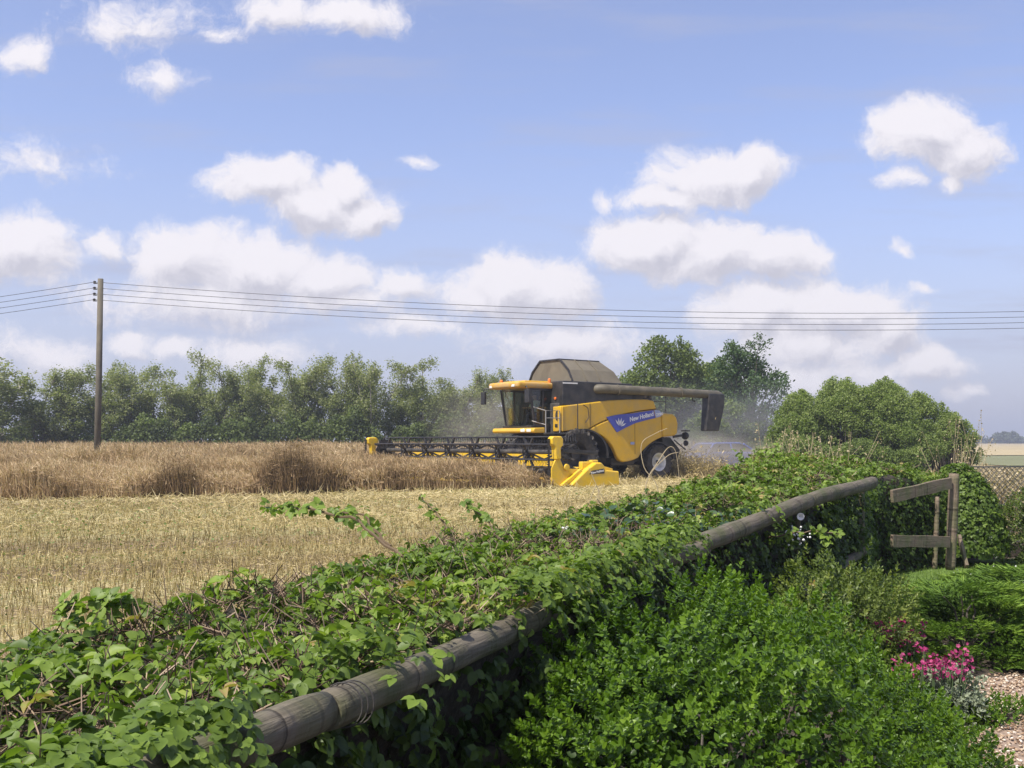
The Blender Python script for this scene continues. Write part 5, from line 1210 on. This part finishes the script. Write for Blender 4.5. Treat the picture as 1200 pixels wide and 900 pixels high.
# dry tall grasses
M_dry = leafmat('dry grass', [(0, (.22, .17, .09)), (1, (.52, .43, .27))], .8, .25)
def dry_clump(name, pts, label, cat='dry grass', seed=1, hr=(.6, 1.0), kind=None, w=1.0, heads=True):
    r = np.random.default_rng(seed); pts = np.array(pts); c = pts.mean(0); root = empty(name, (c[0], c[1], FZ)); n = len(pts); st = MB(); H = []
    for p in pts:
        h = r.uniform(*hr); lx, ly = r.normal(0, .16, 2)*h; x, y = p[0]-c[0], p[1]-c[1]
        st.tube([(x, y, 0), (x+lx*.3, y+ly*.3, h*.55), (x+lx, y+ly, h)], [.0045*w, .0035*w, .002*w], 4, cap=False)
        for k in range(9 if heads else 0): H.append((x+lx*(1+.02*k)+r.normal(0, .012), y+ly+r.normal(0, .012), h*(1-.022*k)))
    st.build('stalks', M_drym, root)
    if heads:
        H = np.array(H); m = len(H); V, F = scatter(DIAM, H, frames(unit(r.normal(0, 1, (m, 3))), r.uniform(0, 6.28, m)), .035*w*r.uniform(.6, 1.3, m)); npmesh('seed_heads', V, F, M_dry, root, np.repeat(r.random(m), 4))['kind'] = 'stuff'
    tag(root, label, cat, kind=kind); return root
M_drym = mat('dry stalk', (.40, .32, .19), .85, var=.2, scale=5)
def zone_pts(px0, px1, Y0, Y1, n, seed): 
    r = np.random.default_rng(seed); Y = r.uniform(Y0, Y1, n); px = r.uniform(px0, px1, n); return np.stack([(px-600)/FPX*Y, Y], 1)
dry_clump('dry_grass_clump', zone_pts(890, 1010, 13.0, 14.5, 75, 1), 'tall pale dry grasses standing behind the hedge before the willow thicket', seed=1, hr=(1.0, 1.75))
dry_clump('dry_grass_clump', zone_pts(1105, 1150, 16.0, 17.5, 34, 2), 'wispy tall dry weeds rising above the hedge beside the round post', seed=2, hr=(1.1, 2.0))
dry_clump('ripe_grass', zone_pts(1125, 1290, 16.4, 24, 2600, 3), 'pale golden stand of ripe grass seen through the wire mesh fence', 'grass', 3, (.5, .95), 'stuff', 2.0)
# a few bent dry stalks in front of the machine
def stalks():
    S_ = [[(738, 640), (722, 612), (702, 575), (690, 548)], [(700, 570), (690, 590), (684, 612)], [(770, 570), (755, 548), (752, 520), (768, 508), (782, 502)], [(757, 568), (772, 540), (784, 524), (792, 530), (796, 560)], [(757, 566), (780, 536), (795, 530)], [(672, 612), (660, 592), (668, 574), (664, 600)], [(712, 612), (700, 585), (708, 566)]]
    root = empty('dry_stalks', tuple(at(735, 600, 9.3))); root.location.z = FZ; O_ = Vector(root.location); tag(root, 'bent pale dry stalks poking up before the rear wheel of the combine', 'dry stalks')
    for i, s in enumerate(S_):
        b = MB(); Y = 9.4+.15*i; pts = [at(*q, Y)-O_ for q in s]; pts = [pts[0]+Vector((.03, 0, -.35))]+pts; sm = []
        for k in range(len(pts)-1):
            p0, p1, p2, p3 = pts[max(k-1, 0)], pts[k], pts[k+1], pts[min(k+2, len(pts)-1)]
            for t in (0, .2, .4, .6, .8): sm.append(.5*((2*p1)+(p2-p0)*t+(2*p0-5*p1+4*p2-p3)*t*t+(3*p1-p0-3*p2+p3)*t**3))
        sm.append(pts[-1]); n_ = len(sm); b.tube(sm, [.0052*(1-.55*k/n_) for k in range(n_)], 5); b.build('stalk', M_drym, root)
stalks()
def white_blooms():
    o = empty('bindweed_flower', tuple(at(937, 605, 8.3))); tag(o, 'single round white bindweed bloom hanging just under the log rail', 'flower')
    b = MB(); b.lathe([(.003, 0), (.008, .015), (.026, .03), (.030, .03)], (0, 0, 0), 16, 'y'); q = b.build('trumpet', M_wht, o, smooth=True); q.rotation_euler = (0, 0, math.pi)
    c = at(931, 627, 8.1); o = empty('white_flowers', tuple(c)); tag(o, 'little cluster of white blossoms on the dark hedge face', 'flowers')
    r = np.random.default_rng(3); P = r.normal(0, 1, (46, 3))*np.array((.07, .03, .035)); V, F = scatter(ico(), P, frames(unit(r.normal(0, 1, P.shape)), P[:, 0]), r.uniform(.01, .025, 46)); npmesh('petals', V, F, M_wht, o)['kind'] = 'stuff'
white_blooms()

# ================================================================ CHAFF AND DUST
def chaff():
    # straw thrown out behind the spreader
    n = 26000; lx = -9.6-np.abs(rng.normal(0, 2.0, n)); ly = rng.normal(0, 1.1, n)*(1+(-lx-9.6)*.22); dz = 1.25*np.exp(-(-lx-9.6)/3.6)
    z = np.abs(rng.normal(0, .45, n))*dz+.03
    x = CO[0]+u_[0]*lx+l_[0]*ly; y = CO[1]+u_[1]*lx+l_[1]*ly
    V, F = scatter(blade_t(.08, .2), np.stack([x, y, FZ+z], 1), frames(unit(rng.normal(0, 1, (n, 3))), rng.uniform(0, 6.28, n)), rng.uniform(.06, .20, n))
    o = npmesh('thrown_chaff', V, F, M_straw, None, np.repeat(np.clip(.45+rng.normal(0, .2, n), 0, 1), 5)); tag(o, 'brown chaff and straw thrown out behind the combine', 'chaff', kind='stuff')
chaff()
def dust(name, c, r, dens, col, label, noise_sc=.6, rotz=0):
    m = bpy.data.materials.new(name); m.use_nodes = True; t = m.node_tree; t.nodes.clear(); L = t.links.new
    out = N(t, 'ShaderNodeOutputMaterial'); v = N(t, 'ShaderNodeVolumePrincipled'); v.inputs['Color'].default_value = (*col, 1); v.inputs['Anisotropy'].default_value = .2
    tc = N(t, 'ShaderNodeTexCoord'); ln = N(t, 'ShaderNodeVectorMath', operation='LENGTH'); L(tc.outputs['Object'], ln.inputs[0])
    mr = N(t, 'ShaderNodeMapRange', interpolation_type='SMOOTHSTEP'); L(ln.outputs['Value'], mr.inputs[0]); mr.inputs['From Min'].default_value = .15; mr.inputs['From Max'].default_value = 1.0; mr.inputs['To Min'].default_value = 1; mr.inputs['To Max'].default_value = 0
    ns = N(t, 'ShaderNodeTexNoise', inp={'Scale': 2.2, 'Detail': 3, 'Roughness': .6}); L(tc.outputs['Object'], ns.inputs['Vector'])
    r2 = N(t, 'ShaderNodeMapRange'); L(ns.outputs['Fac'], r2.inputs[0]); r2.inputs['From Min'].default_value = .38; r2.inputs['From Max'].default_value = .62; r2.inputs['To Min'].default_value = .25; r2.inputs['To Max'].default_value = 1.6
    mu = N(t, 'ShaderNodeMath', operation='MULTIPLY'); L(mr.outputs[0], mu.inputs[0]); L(r2.outputs[0], mu.inputs[1])
    m2 = N(t, 'ShaderNodeMath', operation='MULTIPLY'); L(mu.outputs[0], m2.inputs[0]); m2.inputs[1].default_value = dens; L(m2.outputs[0], v.inputs['Density']); L(v.outputs[0], out.inputs['Volume'])
    m.cycles.volume_step_rate = 4
    bm = bmesh.new(); bmesh.ops.create_icosphere(bm, subdivisions=3, radius=1.0); me = bpy.data.meshes.new(name); bm.to_mesh(me); bm.free(); me.materials.append(m)
    o = bpy.data.objects.new(name, me); COL.objects.link(o); o.location = c; o.scale = r; o.rotation_euler = (0, 0, rotz); tag(o, label, 'dust', kind='stuff')
DC = (1.0, .87, .68)
# ---- the air itself
def haze(dens):
    m = bpy.data.materials.new('haze'); m.use_nodes = True; t = m.node_tree; t.nodes.clear()
    out = N(t, 'ShaderNodeOutputMaterial'); v = N(t, 'ShaderNodeVolumePrincipled', inp={'Density': dens, 'Anisotropy': .3}); v.inputs['Color'].default_value = (.88, .92, 1, 1)
    t.links.new(v.outputs[0], out.inputs['Volume'])
    b = MB(); b.box((0, 900, 15), (5200, 2200, 32.5)); o = b.build('haze', m); o['kind'] = 'stuff'; o['label'] = 'thin summer haze over the whole field'; o['category'] = 'haze'
haze(.0009)
dust('dust_cloud', (7.7, 44.5, 1.0), (4.6, 4.0, 1.40), .42, DC, 'pale dust billowing low behind the combine')
dust('dust_cloud', (11.5, 55, 2.2), (10, 4.5, 3.4), .10, (.78, .76, .72), 'thin dust veil drifting toward the willow thicket')
dust('dust_cloud', (-1.2, 43.0, 2.4), (3.0, 3.0, 2.2), .13, DC, 'thin dust rising in front of the cab above the reel')
